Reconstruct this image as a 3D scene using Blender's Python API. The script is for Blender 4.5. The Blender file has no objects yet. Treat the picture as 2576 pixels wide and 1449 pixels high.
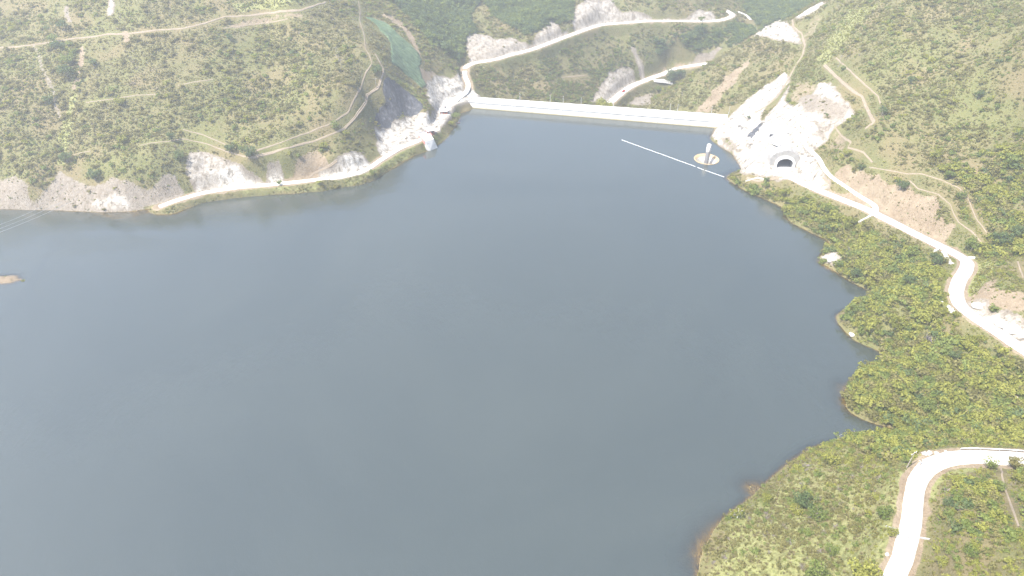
import bpy, bmesh, math, random
import numpy as np
from mathutils import Vector, Matrix, Euler

# ------------------------------------------------------------------ camera, sky, sun, exposure
SC = bpy.context.scene
COL = SC.collection
K = 1.5                      # metres per survey unit
CAMH = 140.0 * K
PITCH = math.radians(36.0)
FPX = 1717.5                 # focal length in units of the 2576-wide survey picture
cam_d = bpy.data.cameras.new('camera'); cam_d.sensor_width = 36.0
cam_d.lens = 36.0 * FPX / 2576.0
cam_d.clip_start = 1.0; cam_d.clip_end = 4000.0
cam = bpy.data.objects.new('camera', cam_d); COL.objects.link(cam)
cam.location = (0, 0, CAMH); cam.rotation_euler = (math.pi / 2 - PITCH, 0, 0)
SC.camera = cam

SUN_EL = math.radians(58.0); SUN_AZ = math.radians(-120.0)
world = bpy.data.worlds.new('World'); SC.world = world; world.use_nodes = True
wn = world.node_tree.nodes; wl = world.node_tree.links
sky = wn.new('ShaderNodeTexSky'); sky.sky_type = 'NISHITA'; sky.sun_disc = False
sky.sun_elevation = SUN_EL; sky.sun_rotation = SUN_AZ
sky.altitude = 900.0; sky.air_density = 1.0; sky.dust_density = 2.4; sky.ozone_density = 1.0
wl.new(sky.outputs['Color'], wn['Background'].inputs['Color'])
wn['Background'].inputs['Strength'].default_value = 0.15
sun_d = bpy.data.lights.new('sun', 'SUN'); sun_d.energy = 4.5; sun_d.angle = math.radians(0.5)
sun_d.color = (1.0, 0.957, 0.89)
sun = bpy.data.objects.new('sun', sun_d); COL.objects.link(sun)
TO_SUN = Vector((math.sin(SUN_AZ) * math.cos(SUN_EL), math.cos(SUN_AZ) * math.cos(SUN_EL), math.sin(SUN_EL)))
sun.rotation_euler = TO_SUN.to_track_quat('Z', 'Y').to_euler()
sun.location = TO_SUN * 900
SC.view_settings.view_transform = 'Standard'; SC.view_settings.look = 'None'
SC.view_settings.exposure = 1.5; SC.view_settings.gamma = 1.0
SC.cycles.max_bounces = 6; SC.cycles.diffuse_bounces = 2; SC.cycles.glossy_bounces = 2
SC.cycles.transmission_bounces = 3; SC.cycles.transparent_max_bounces = 6; SC.cycles.volume_bounces = 0
SC.cycles.caustics_reflective = False; SC.cycles.caustics_refractive = False
SC.cycles.volume_step_rate = 4.0

rng = np.random.default_rng(7)
random.seed(7)
CP_, SP_ = math.cos(PITCH), math.sin(PITCH)

# ------------------------------------------------------------------ survey: sight lines to ground points
def P(u, v, z=0.0):
    """world point on the level z (survey units) along the sight line through picture position u, v"""
    x = (u - 1288.0) / FPX; y = (724.5 - v) / FPX
    dy = CP_ + y * SP_; dz = -SP_ + y * CP_
    t = (z * K - CAMH) / dz
    return np.array([x * t, dy * t, z * K])

def densify(pts, n=4):
    pts = np.asarray(pts, float); out = []
    for a, b in zip(pts[:-1], pts[1:]):
        for k in range(n): out.append(a + (b - a) * k / n)
    out.append(pts[-1]); return np.array(out)

def smooth_line(pts, step=2.0, dims=3):
    """Catmull-Rom through world points, resampled"""
    p = np.asarray(pts, float)
    p = np.vstack([2 * p[0] - p[1], p, 2 * p[-1] - p[-2]]); out = []
    for i in range(1, len(p) - 2):
        n = max(2, int(np.linalg.norm(p[i + 1] - p[i]) / step))
        t = np.linspace(0, 1, n, endpoint=False)[:, None]
        a, b, c, d = p[i - 1], p[i], p[i + 1], p[i + 2]
        out.append(0.5 * (2 * b + (c - a) * t + (2 * a - 5 * b + 4 * c - d) * t ** 2 + (3 * b - a - 3 * c + d) * t ** 3))
    out.append(p[-2][None]); return np.vstack(out)

# value noise
_TAB = np.random.default_rng(11).random((256, 256))
def vnoise(x, y):
    xi = np.floor(x).astype(int); yi = np.floor(y).astype(int)
    fx = x - xi; fy = y - yi
    fx = fx * fx * (3 - 2 * fx); fy = fy * fy * (3 - 2 * fy)
    g = lambda a, b: _TAB[a & 255, b & 255]
    return (g(xi, yi) * (1 - fx) + g(xi + 1, yi) * fx) * (1 - fy) + (g(xi, yi + 1) * (1 - fx) + g(xi + 1, yi + 1) * fx) * fy
def fbm(x, y, wl_, octv=4, gain=0.5):
    s = 0.0; a = 1.0; tot = 0.0
    for k in range(octv):
        c, sn = math.cos(0.7 * k), math.sin(0.7 * k)
        s = s + a * (vnoise((x * c - y * sn) / wl_ + 17.3 * k, (x * sn + y * c) / wl_ + 5.1 * k) - 0.5)
        tot += a; a *= gain; wl_ = wl_ / 2.03
    return s / tot * 2

def sstep(a, b, x):
    t = np.clip((x - a) / (b - a), 0, 1); return t * t * (3 - 2 * t)

# ------------------------------------------------------------------ scene helpers
def tag(o, label=None, cat=None, group=None, kind=None):
    if label: o['label'] = label
    if cat: o['category'] = cat
    if group: o['group'] = group
    if kind: o['kind'] = kind
    return o
def mesh_obj(name, verts, faces, mat=None, parent=None, smooth=False):
    me = bpy.data.meshes.new(name)
    me.from_pydata([tuple(map(float, v)) for v in verts], [], [tuple(map(int, f)) for f in faces]); me.update()
    o = bpy.data.objects.new(name, me); COL.objects.link(o)
    if mat: me.materials.append(mat)
    if parent is not None: o.parent = parent
    if smooth: me.polygons.foreach_set('use_smooth', [True] * len(me.polygons))
    return o
def np_mesh(name, verts, quads, mat=None, smooth=True):
    me = bpy.data.meshes.new(name)
    n = len(verts); m = len(quads); w = quads.shape[1]
    me.vertices.add(n); me.vertices.foreach_set('co', np.ascontiguousarray(verts, dtype=np.float32).ravel())
    me.loops.add(m * w); me.loops.foreach_set('vertex_index', np.ascontiguousarray(quads, dtype=np.int32).ravel())
    me.polygons.add(m); me.polygons.foreach_set('loop_start', np.arange(0, m * w, w, dtype=np.int32))
    if smooth: me.polygons.foreach_set('use_smooth', np.ones(m, dtype=bool))
    me.update(calc_edges=True); me.validate()
    if mat: me.materials.append(mat)
    return me
def empty(name, loc, rz=0.0, label=None, cat=None, group=None):
    o = bpy.data.objects.new(name, None); COL.objects.link(o)
    o.location = tuple(map(float, loc)); o.rotation_euler = (0, 0, rz); o.empty_display_size = 1
    return tag(o, label, cat, group)

class MB:
    """collects simple solids into one mesh"""
    def __init__(s): s.v = []; s.f = []
    def add(s, v, f):
        o = len(s.v); s.v += [tuple(map(float, q)) for q in v]; s.f += [tuple(i + o for i in q) for q in f]; return s
    def box(s, c, d, rz=0.0, taper=1.0):
        x, y, z = d[0] / 2, d[1] / 2, d[2] / 2; cc, ss = math.cos(rz), math.sin(rz); v = []
        for k, (a, b, e) in enumerate([(-1,-1,-1),(1,-1,-1),(1,1,-1),(-1,1,-1),(-1,-1,1),(1,-1,1),(1,1,1),(-1,1,1)]):
            t = taper if e > 0 else 1.0
            px, py = a * x * t, b * y * t
            v.append((c[0] + px * cc - py * ss, c[1] + px * ss + py * cc, c[2] + e * z))
        return s.add(v, [(0,3,2,1),(4,5,6,7),(0,1,5,4),(1,2,6,5),(2,3,7,6),(3,0,4,7)])
    def tube(s, pts, r, n=8, caps=True):
        pts = [Vector(p) for p in pts]; rs = r if hasattr(r, '__len__') else [r] * len(pts); v = []; f = []
        for i, p in enumerate(pts):
            d = (pts[min(i + 1, len(pts) - 1)] - pts[max(i - 1, 0)]).normalized()
            a = d.orthogonal().normalized() if i == 0 else (a - d * a.dot(d)).normalized()
            b = d.cross(a)
            for k in range(n):
                w = 2 * math.pi * k / n; v.append(p + (a * math.cos(w) + b * math.sin(w)) * rs[i])
        for i in range(len(pts) - 1):
            for k in range(n):
                f.append((i * n + k, i * n + (k + 1) % n, (i + 1) * n + (k + 1) % n, (i + 1) * n + k))
        if caps: f += [tuple(range(n - 1, -1, -1)), tuple(range((len(pts) - 1) * n, len(pts) * n))]
        return s.add(v, f)
    def lathe(s, prof, n=48, c=(0, 0, 0)):
        v = []; f = []
        for (r, z) in prof:
            for k in range(n):
                w = 2 * math.pi * k / n; v.append((c[0] + r * math.cos(w), c[1] + r * math.sin(w), c[2] + z))
        for i in range(len(prof) - 1):
            for k in range(n): f.append((i * n + k, i * n + (k + 1) % n, (i + 1) * n + (k + 1) % n, (i + 1) * n + k))
        return s.add(v, f)
    def build(s, name, mat, parent=None, smooth=False): return mesh_obj(name, s.v, s.f, mat, parent, smooth)

# ------------------------------------------------------------------ materials
def new_mat(name):
    m = bpy.data.materials.new(name); m.use_nodes = True
    nt = m.node_tree; nt.nodes.clear(); return m, nt
def N(nt, typ, **kw):
    n = nt.nodes.new(typ)
    for k, v in kw.items():
        if k.startswith('_'): setattr(n, k[1:], v)
        else:
            s = n.inputs[int(k[1:])] if k[0] == 'i' and k[1:].isdigit() else n.inputs[k.replace('__', ' ')]
            if hasattr(v, 'is_output'): nt.links.new(v, s)
            else: s.default_value = v
    return n
def C4(c): return (c[0], c[1], c[2], 1.0)
def ramp(nt, fac, stops):
    r = nt.nodes.new('ShaderNodeValToRGB'); nt.links.new(fac, r.inputs[0]); e = r.color_ramp.elements
    while len(e) < len(stops): e.new(0.5)
    for q, (p, c) in zip(e, stops): q.position = p; q.color = C4(c) if len(c) == 3 else c
    return r.outputs[0]
def mix(nt, fac, a, b, mode='MIX'):
    m = nt.nodes.new('ShaderNodeMix'); m.data_type = 'RGBA'; m.blend_type = mode
    for s, v in ((m.inputs[0], fac), (m.inputs[6], a), (m.inputs[7], b)):
        if hasattr(v, 'is_output'): nt.links.new(v, s)
        else: s.default_value = C4(v) if hasattr(v, '__len__') and len(v) == 3 else v
    return m.outputs[2]
def mathn(nt, op, a, b=0.0, clamp=False):
    m = nt.nodes.new('ShaderNodeMath'); m.operation = op; m.use_clamp = clamp
    for s, v in ((m.inputs[0], a), (m.inputs[1], b)):
        if hasattr(v, 'is_output'): nt.links.new(v, s)
        else: s.default_value = v
    return m.outputs[0]
def noise(nt, vec, scale, detail=4.0, rough=0.55, dist=0.0):
    n = nt.nodes.new('ShaderNodeTexNoise'); n.inputs['Scale'].default_value = scale
    n.inputs['Detail'].default_value = detail; n.inputs['Roughness'].default_value = rough; n.inputs['Distortion'].default_value = dist
    if vec is not None: nt.links.new(vec, n.inputs['Vector'])
    return n.outputs['Fac']
def out_surf(nt, shader):
    o = nt.nodes.new('ShaderNodeOutputMaterial'); nt.links.new(shader, o.inputs['Surface'])
def wpos(nt): return nt.nodes.new('ShaderNodeNewGeometry').outputs['Position']
def bump(nt, h, strength=0.5, dist=0.3):
    b = nt.nodes.new('ShaderNodeBump'); b.inputs['Strength'].default_value = strength; b.inputs['Distance'].default_value = dist
    nt.links.new(h, b.inputs['Height']); return b.outputs['Normal']
def principled(nt, col, rough=0.8, normal=None, metal=0.0, spec=0.3):
    p = nt.nodes.new('ShaderNodeBsdfPrincipled')
    for nm, v in (('Base Color', col), ('Roughness', rough), ('Metallic', metal), ('Specular IOR Level', spec)):
        if hasattr(v, 'is_output'): nt.links.new(v, p.inputs[nm])
        else: p.inputs[nm].default_value = C4(v) if hasattr(v, '__len__') else v
    if normal is not None: nt.links.new(normal, p.inputs['Normal'])
    return p.outputs[0]
def plain(name, col, col2=None, scale=1.0, rough=0.8, metal=0.0, bstr=0.0, bscale=None):
    """mottled two-tone material"""
    m, nt = new_mat(name); pos = wpos(nt)
    f = noise(nt, pos, scale, 5)
    c = ramp(nt, f, [(0.32, col), (0.68, col2 or tuple(0.8 * q for q in col))])
    nm = bump(nt, noise(nt, pos, bscale or scale * 3, 4), bstr, 0.2) if bstr else None
    out_surf(nt, principled(nt, c, rough, nm, metal)); return m
# ------------------------------------------------------------------ terrain survey (picture position u, v and height z in survey units)
SHORE_L = [(-300,515),(-150,520),(0,525),(100,528),(200,531),(260,534),(330,531),(400,519),(465,507),(500,503),(560,498),(640,491),(700,488),(760,485),
           (810,478),(860,471),(910,464),(940,451),(970,433),(1010,409),(1050,386),(1080,378),(1105,362),(1130,341),(1148,312),(1155,298),(1140,275)]
SHORE_R = [(1800,323),(1788,350),(1812,368),(1840,385),(1856,408),(1862,430),(1840,440),(1825,446),(1850,464),(1880,482),(1930,503),(1970,522),(1975,550),(2030,580),(2085,606),
           (2058,653),(2085,672),(2120,695),(2160,720),(2196,737),(2130,775),(2102,800),(2140,850),(2190,875),(2225,892),(2160,935),(2132,965),(2130,1010),(2138,1042),(2200,1070),(2262,1082),
           (2200,1108),(2120,1108),(2050,1122),(1975,1172),(1915,1225),(1880,1262),(1838,1283),(1800,1330),(1772,1380),(1756,1449),(1700,1600),(1640,1800)]
ROAD_L = [(400,520,1.2),(440,505,2.0),(470,496,2.4),(520,483,2.6),(600,471,2.7),(700,462,2.7),(800,451,2.7),(870,441,2.8),(920,427,3.0),(960,401,3.2),(1010,371,3.4),(1060,350,3.6),(1090,326,3.8),
          (1108,300,4.0),(1122,272,4.2),(1148,252,4.6),(1172,232,5.2),(1178,212,6.5),(1170,190,8.0),(1170,170,9.5)]
ROAD_UP = [(1170,170,9.5),(1190,159,10.2),(1240,150,11.0),(1288,137,11.6),(1338,124,12.3),(1384,107,13.2),(1427,91,14.0),(1476,73,15.0),(1516,62,15.6),(1572,57,15.8),(1626,53,16.0),(1679,52,15.6),(1750,53,15.0),(1800,52,14.6),(1829,46,14.4),(1843,37,14.0),(1825,25,14.0)]
ROAD_GORGE = [(1520,268,-21),(1537,256,-20),(1558,238,-19),(1583,220,-18),(1608,208,-17),(1644,194,-15.5),(1670,185,-15),(1693,174,-13),(1725,167,-10.5),(1761,162,-8.5),(1800,157,-7)]
ROAD_R = [(1968,428,8.0),(1990,444,8.3),(2043,471,9.0),(2110,498,10.0),(2176,524,11.2),(2221,546,12.0),(2288,580,13.5),(2354,613,15.5),(2412,642,17.2),(2433,660,17.9),(2428,682,18.4),(2412,708,18.7),(2406,738,19.0),(2418,769,19.4),(2456,800,20.0),(2510,835,20.6),(2576,880,21.2),(2680,945,22),(2790,1010,23)]
ROAD_N = [(2180,1600,22.5),(2252,1449,22.2),(2279,1374,22),(2295,1298,22),(2300,1242,22),(2314,1200,22),(2343,1171,22),(2392,1154,22),(2449,1149,22),(2505,1151,22),(2550,1153,22.2),(2640,1158,22.5),(2760,1150,23)]
PTS = []
def addp(lst, z=None):
    for q in lst: PTS.append(P(q[0], q[1], q[2] if z is None else z))
addp(densify(SHORE_L, 2), 0.0); addp(densify(SHORE_R, 2), 0.0)
for r_ in (ROAD_L, ROAD_UP, ROAD_GORGE, ROAD_R, ROAD_N): addp(r_)
LAKE = [(300,700),(700,700),(1200,700),(1700,700),(300,1100),(900,1100),(1500,1100),(1250,450),(1500,400),(900,570),(1850,600),(1600,900),(1350,1400),(600,1400),(1950,800),(1900,1000),(1700,1200),(100,620),(500,600),(1100,500),(1250,330),(1450,330),(1650,370),(1700,480)]
for (u, v) in LAKE: p = P(u, v); p[2] = -14 * K; PTS.append(p)
for (x, y) in [(-200,60),(-100,-20),(0,-20),(-250,150),(-60,60),(-300,180),(-100,150)]: PTS.append(np.array([x * K, y * K, -14 * K]))
# left hillside and its cut rock foot
addp([(0,440,10),(70,452,10.5),(140,440,10.5),(230,440,10.5),(330,455,10),(400,448,10),(450,420,12),(490,388,13.5),(560,392,13),(640,412,11.5),(720,400,12.5),(800,415,11),(860,393,12),(920,396,9.5),(-200,420,10)])
addp([(0,120,45),(120,108,46),(240,92,47.5),(400,80,49),(560,50,50),(700,30,51),(800,20,51),(0,0,57),(200,0,58),(400,0,58),(700,0,56.5),(-200,110,46),(-200,300,26)])
addp([(0,300,26),(150,300,24.5),(300,280,26.5),(500,230,31),(700,250,25),(700,100,41),(500,100,46),(350,360,18),(200,200,36),(600,330,19),(820,180,33.5),(850,290,21.5),(150,380,16)])
addp([(880,0,48),(905,60,43.5),(920,160,34),(960,190,28.5),(900,250,24.5),(870,320,16.5),(935,290,16)])
# left spur with the netted scar, dark sprayed rock, rubble toe
addp([(930,20,43),(1000,60,35.5),(1060,110,27),(1150,165,11.5),(1110,140,19.5)])
addp([(930,45,40),(985,125,31),(1000,170,26),(1040,110,28),(1060,165,20.5),(1075,225,12.5),(1020,200,20)])
addp([(975,205,25.5),(1060,270,12),(1085,290,8),(945,330,8.5),(1000,310,8),(950,270,16),(1040,300,6.5),(960,375,4.6),(1020,345,5),(1090,230,9.5),(1120,210,8.5),(1150,205,8)])
# wooded hill behind the spur and gorge wall
addp([(1160,140,13),(1000,0,42),(1100,0,35),(1100,80,25),(1180,100,18.5),(1180,10,30),(1300,0,30),(1300,90,17.5),(1400,0,29.5),(1400,60,20),(1500,0,28),(1500,40,21),(1650,0,26),(1650,30,20.5),(1780,0,22.5),(1780,28,18)])
addp([(1300,180,3.0),(1400,160,2),(1500,130,3),(1600,110,4.5),(1700,100,5.5),(1800,90,6.5),(1880,70,5.5),(1400,220,-7),(1500,190,-8),(1600,150,-4.5),(1700,140,-4),(1250,220,0),(1460,250,-16),(1210,200,4)])
addp([(1600,255,-24),(1660,222,-21),(1640,262,-25),(1570,262,-24)])
addp([(1857,28,12.5),(1889,50,9),(1900,75,6),(1950,20,10),(2000,0,13),(1900,0,13),(1930,60,5)])
# right spur below the dam and ridge
addp([(1640,275,-8),(1700,220,0.5),(1760,175,8),(1830,130,15.5),(1900,95,22),(1960,70,28),(2010,40,34),(2065,10,42),(1835,290,4.2),(2020,115,28.5),(1990,190,20.5),(1900,260,9.5),(1930,170,18),(1850,200,10),(1760,260,0),(1960,100,25.5)])
# right abutment and hillside
addp([(1880,330,6.5),(1900,300,8.5),(1850,350,4.8),(1825,330,4),(1930,345,9.5),(1985,335,15.5),(2040,262,24.5),(2090,220,30),(2100,300,24.2),(2000,385,13.2),(2060,402,13),(2030,340,18.5),(1930,400,8),(1900,430,6.2),(1945,430,7.2),(2150,290,28.5),(2080,360,17.5),(2130,440,15.5)])
addp([(2200,300,34),(2200,150,45),(2100,100,40.5),(2400,150,52),(2400,300,38),(2576,300,46),(2576,600,25),(2500,700,23.5),(2576,780,25.5),(2576,0,69),(2300,0,63),(2180,0,55),(2300,430,25.5),(2400,500,24),(2450,580,22.5),(2576,450,35),(2700,300,56),(2700,600,32),(2500,380,36.5),(2290,520,17.2),(2200,450,19.5),(2800,0,85)])
addp([(2200,620,6),(2300,700,11),(2330,800,14),(2250,800,9),(2400,900,14),(2250,980,6),(2400,1000,10.5),(2576,1050,14.5),(2500,950,16),(2150,650,4),(2100,560,5),(2050,520,4.5),(2000,490,4.8),(2700,1050,17),(2350,1080,7)])
addp([(2100,1250,11),(1950,1400,10),(2200,1180,12.5),(2150,1350,14.5),(2050,1200,7.5),(2576,1250,30),(2450,1300,29.5),(2400,1449,29),(2576,1449,36),(2450,1200,25.5),(2350,1300,24.5),(2350,1400,26),(2700,1500,42),(2000,1600,12),(2400,1700,32),(2720,1250,36)])
for q in [(260,300,105),(300,150,95),(250,450,85),(180,60,65),(130,20,52),(-300,400,95),(-300,300,62),(-340,250,25),(-200,450,92),(-100,470,66),(-40,490,52),(0,560,62),(100,560,62),(50,505,40),(200,550,9),(230,640,50),(160,620,45),(400,300,150),(400,0,120)]:
    PTS.append(np.array(q, float) * K)
for (u, v, z) in [(2232,1090,-3),(2190,1092,-5),(2160,1085,-6),(2165,748,-4),(2140,755,-6),(2183,741,-2),(2190,905,-3),(2160,915,-5),(2210,890,-2.5),(2040,625,-4),(1960,545,-4),(1850,425,-4),(1830,410,-5),(1100,372,-3),(1145,330,-3)]:
    p = P(u, v); p[2] = z * K; PTS.append(p)
# bed under the dam axis
DA, DB = P(1136, 267.5), P(1806, 322.5)
for f in (0.2, 0.4, 0.6, 0.8): p = DA + (DB - DA) * f; p[2] = -16 * K; PTS.append(p)
PTS = np.array(PTS)

def make_rbf(pts, c=9.0, lam=0.4):
    xy = pts[:, :2] / 100.0; c = c / 100.0; n = len(pts)
    A = np.sqrt(((xy[:, None] - xy[None]) ** 2).sum(-1) + c * c)
    M = np.zeros((n + 3, n + 3)); M[:n, :n] = -A + lam * 0.01 * np.eye(n)
    M[:n, n] = 1; M[:n, n + 1:] = xy; M[n, :n] = 1; M[n + 1:, :n] = xy.T
    w = np.linalg.solve(M, np.concatenate([pts[:, 2], np.zeros(3)]))
    def f(x, y):
        sh = x.shape; q = np.stack([x.ravel(), y.ravel()], 1) / 100.0; out = np.empty(len(q))
        for i in range(0, len(q), 20000):
            s = q[i:i + 20000]
            d2 = ((s ** 2).sum(1)[:, None] + (xy ** 2).sum(1)[None] - 2 * s @ xy.T)
            out[i:i + 20000] = -np.sqrt(np.maximum(d2, 0) + c * c) @ w[:n] + w[n] + s @ w[n + 1:]
        return out.reshape(sh)
    return f
rbf = make_rbf(PTS)
STEP = 1.35
gx = np.concatenate([np.linspace(-1100, -470, 22)[:-1], np.arange(-470, 410, STEP), np.linspace(410, 1000, 22)[1:]])
gy = np.concatenate([np.linspace(-700, 40, 24)[:-1], np.arange(40, 800, STEP), np.linspace(800, 1500, 22)[1:]])
GX, GY = np.meshgrid(gx, gy)          # [iy, ix]
Z = rbf(GX, GY)
far = np.maximum.reduce([-460 - GX, GX - 400, GY - 790, 50 - GY, np.zeros_like(GX)])
Z = np.clip(Z, -40, 150 + 40 * (1 - np.exp(-far / 200)))
Z = np.minimum(Z, 190)

def seg_dist(px, py, line):
    """distance to a polyline and the height of the nearest point, arrays over a sub grid"""
    best = np.full(px.shape, 1e9); zz = np.zeros(px.shape)
    for a, b in zip(line[:-1], line[1:]):
        dx, dy = b[0] - a[0], b[1] - a[1]; L = dx * dx + dy * dy + 1e-9
        t = np.clip(((px - a[0]) * dx + (py - a[1]) * dy) / L, 0, 1)
        d = np.hypot(px - a[0] - t * dx, py - a[1] - t * dy); m = d < best
        best[m] = d[m]; zz[m] = (a[2] + t * (b[2] - a[2]))[m]
    return best, zz
def window(line, pad):
    x0, x1 = line[:, 0].min() - pad, line[:, 0].max() + pad; y0, y1 = line[:, 1].min() - pad, line[:, 1].max() + pad
    ix = np.where((gx >= x0) & (gx <= x1))[0]; iy = np.where((gy >= y0) & (gy <= y1))[0]
    return slice(iy[0], iy[-1] + 1), slice(ix[0], ix[-1] + 1)

# bilinear height and sight line / ground intersection
def bil(A, x, y):
    x = np.asarray(x, float); y = np.asarray(y, float)
    ix = np.clip(np.searchsorted(gx, x) - 1, 0, len(gx) - 2); iy = np.clip(np.searchsorted(gy, y) - 1, 0, len(gy) - 2)
    fx = np.clip((x - gx[ix]) / (gx[ix + 1] - gx[ix]), 0, 1); fy = np.clip((y - gy[iy]) / (gy[iy + 1] - gy[iy]), 0, 1)
    return (A[iy, ix] * (1 - fx) + A[iy, ix + 1] * fx) * (1 - fy) + (A[iy + 1, ix] * (1 - fx) + A[iy + 1, ix + 1] * fx) * fy
def height(x, y): return bil(Z, x, y)
def level0(x, y):
    up_ = (x - DA[0]) * -(DB - DA)[1] + (y - DA[1]) * (DB - DA)[0] < 0
    return np.maximum(height(x, y), np.where(up_, 0.0, -999.0))
def hit(uv, tmin=120.0):
    """world ground points seen along sight lines"""
    uv = np.asarray(uv, float).reshape(-1, 2); x = (uv[:, 0] - 1288) / FPX; yv = (724.5 - uv[:, 1]) / FPX
    dx, dy, dz = x, CP_ + yv * SP_, -SP_ + yv * CP_
    t = np.full(len(uv), tmin); done = np.zeros(len(uv), bool); prev = t.copy()
    for k in range(900):
        below = CAMH + dz * t <= level0(dx * t, dy * t)
        done |= below
        if done.all(): break
        prev = np.where(done, prev, t); t = np.where(done, t, t + 0.9)
    lo, hi = prev, t
    for k in range(10):
        mid = (lo + hi) / 2; b = CAMH + dz * mid <= level0(dx * mid, dy * mid)
        hi = np.where(b, mid, hi); lo = np.where(b, lo, mid)
    return np.stack([dx * hi, dy * hi, height(dx * hi, dy * hi)], 1)

# relief: gullies and knolls on the slopes, roughness on rock; shores and roads stay where they are
zb = Z.copy()
land = sstep(0.5, 9.0, Z)
steep = np.hypot(*np.gradient(Z, gy, gx))
Z = Z + land * (fbm(GX, GY, 60, 3) * 2.6 + fbm(GX + 300, GY, 17, 3) * 1.1 + fbm(GX, GY + 90, 5, 2) * 0.35)
# small scallops along the shores
Z = Z + (1 - sstep(0, 4, np.abs(zb))) * fbm(GX, GY, 7, 3) * 0.5

def inside(px, py, poly):
    c = np.zeros(px.shape, bool); n = len(poly); j = n - 1
    for i in range(n):
        xi, yi, xj, yj = poly[i][0], poly[i][1], poly[j][0], poly[j][1]
        if yi != yj:
            c ^= ((yi > py) != (yj > py)) & (px < (xj - xi) * (py - yi) / (yj - yi) + xi)
        j = i
    return c
def poly_mask(A, uvpoly, val=1.0, soft=2.0, jitter=2.0, put=False):
    """raise grid layer A inside a ground polygon; its corners are surveyed, its rim is ragged"""
    q = list(uvpoly) + [uvpoly[0]]
    w = hit(densify(q, 4))[:-1]
    sl = window(w, 8); px = GX[sl] + fbm(GX[sl], GY[sl], 6, 3) * jitter; py = GY[sl] + fbm(GX[sl] + 50, GY[sl] - 70, 6, 3) * jitter
    m = inside(px, py, w).astype(float)
    for k in range(int(soft)):                      # blur the rim
        b = m.copy(); b[1:-1, 1:-1] = (m[1:-1, 1:-1] * 2 + m[:-2, 1:-1] + m[2:, 1:-1] + m[1:-1, :-2] + m[1:-1, 2:]) / 6; m = b
    A[sl] = A[sl] * (1 - m) + m * val if put else np.maximum(A[sl], m * val)
    return w

# layers over the ground: pale rock, dark sprayed rock (plus one painted cleft shadow), bare soil, bright grass
ROCK = np.zeros_like(Z); DARK = np.zeros_like(Z); SOIL = np.zeros_like(Z); GRASS = np.zeros_like(Z); BARE = np.zeros_like(Z); WOOD = np.zeros_like(Z); LUSH = np.zeros_like(Z)
# foot of the left hillside
poly_mask(ROCK, [(-120,455),(0,452),(40,440),(75,455),(75,500),(88,500),(112,470),(150,425),(185,450),(230,470),(280,445),(330,455),(370,475),(400,450),(440,430),(455,470),(470,492),(420,512),(330,532),(240,536),(100,534),(0,532),(-120,525)], 0.55)
poly_mask(ROCK, [(470,400),(480,380),(520,385),(560,395),(580,410),(600,420),(640,415),(660,440),(700,415),(705,450),(600,466),(520,478),(490,486),(470,450)], 0.75)
poly_mask(ROCK, [(548,435),(560,420),(590,412),(650,416),(650,455),(545,465)], 1.0)
poly_mask(ROCK, [(660,420),(668,410),(706,408),(712,448),(664,458)], 1.0)
poly_mask(ROCK, [(800,418),(835,396),(900,382),(930,402),(920,428),(882,444),(808,452)], 1.0)
poly_mask(ROCK, [(222,520),(235,500),(262,488),(290,482),(325,500),(330,527),(240,530)], 0.85)
poly_mask(SOIL, [(700,452),(706,420),(755,396),(800,378),(828,404),(818,450),(760,458)], 1.0)
# dark rock, rubble toe and abutment on the spur
poly_mask(DARK, [(964,197),(975,197),(992,202),(1020,225),(1065,262),(1070,275),(1050,292),(1030,295),(1010,287),(990,310),(970,325),(945,318),(942,300),(960,265),(975,255),(962,225)], 1.0)
poly_mask(ROCK, [(945,325),(970,325),(1000,300),(1030,294),(1055,290),(1078,280),(1088,310),(1080,332),(1060,345),(1010,365),(960,393),(948,378),(950,350)], 1.0, 1, 1)
poly_mask(ROCK, [(1072,238),(1075,210),(1090,195),(1110,190),(1140,200),(1155,178),(1164,200),(1165,225),(1130,240),(1110,262),(1090,270),(1080,260)], 0.95, 1, 1)
poly_mask(SOIL, [(1050,170),(1075,180),(1110,182),(1090,196),(1075,212),(1062,200),(1052,180)], 0.9)
poly_mask(SOIL, [(950,30),(1000,45),(1040,90),(1062,150),(1052,175),(1048,140),(1020,80),(975,50)], 0.8)
poly_mask(SOIL, [(985,120),(1000,135),(1006,160),(995,150)], 0.8)
# gorge and its road cuts
poly_mask(ROCK, [(1170,97),(1175,84),(1228,87),(1240,97),(1270,100),(1290,93),(1305,102),(1335,108),(1385,50),(1405,60),(1415,80),(1440,66),(1424,88),(1380,104),(1330,120),(1288,134),(1230,148),(1180,156)], 0.7)
poly_mask(ROCK, [(1440,66),(1444,20),(1470,0),(1540,0),(1560,30),(1600,30),(1640,34),(1670,38),(1720,36),(1760,25),(1795,30),(1805,50),(1700,50),(1620,50),(1560,54),(1500,64),(1450,76)], 0.75)
poly_mask(ROCK, [(1480,258),(1500,235),(1512,215),(1530,185),(1560,170),(1590,175),(1610,205),(1575,222),(1545,240),(1530,255)], 0.75)
poly_mask(ROCK, [(1585,115),(1598,120),(1612,150),(1628,190),(1615,195),(1600,155)], 0.7)
poly_mask(ROCK, [(1700,160),(1730,140),(1790,125),(1830,105),(1800,140),(1755,160),(1720,168)], 0.55)
poly_mask(ROCK, [(1575,262),(1600,245),(1640,230),(1640,262),(1610,268)], 0.6)
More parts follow.
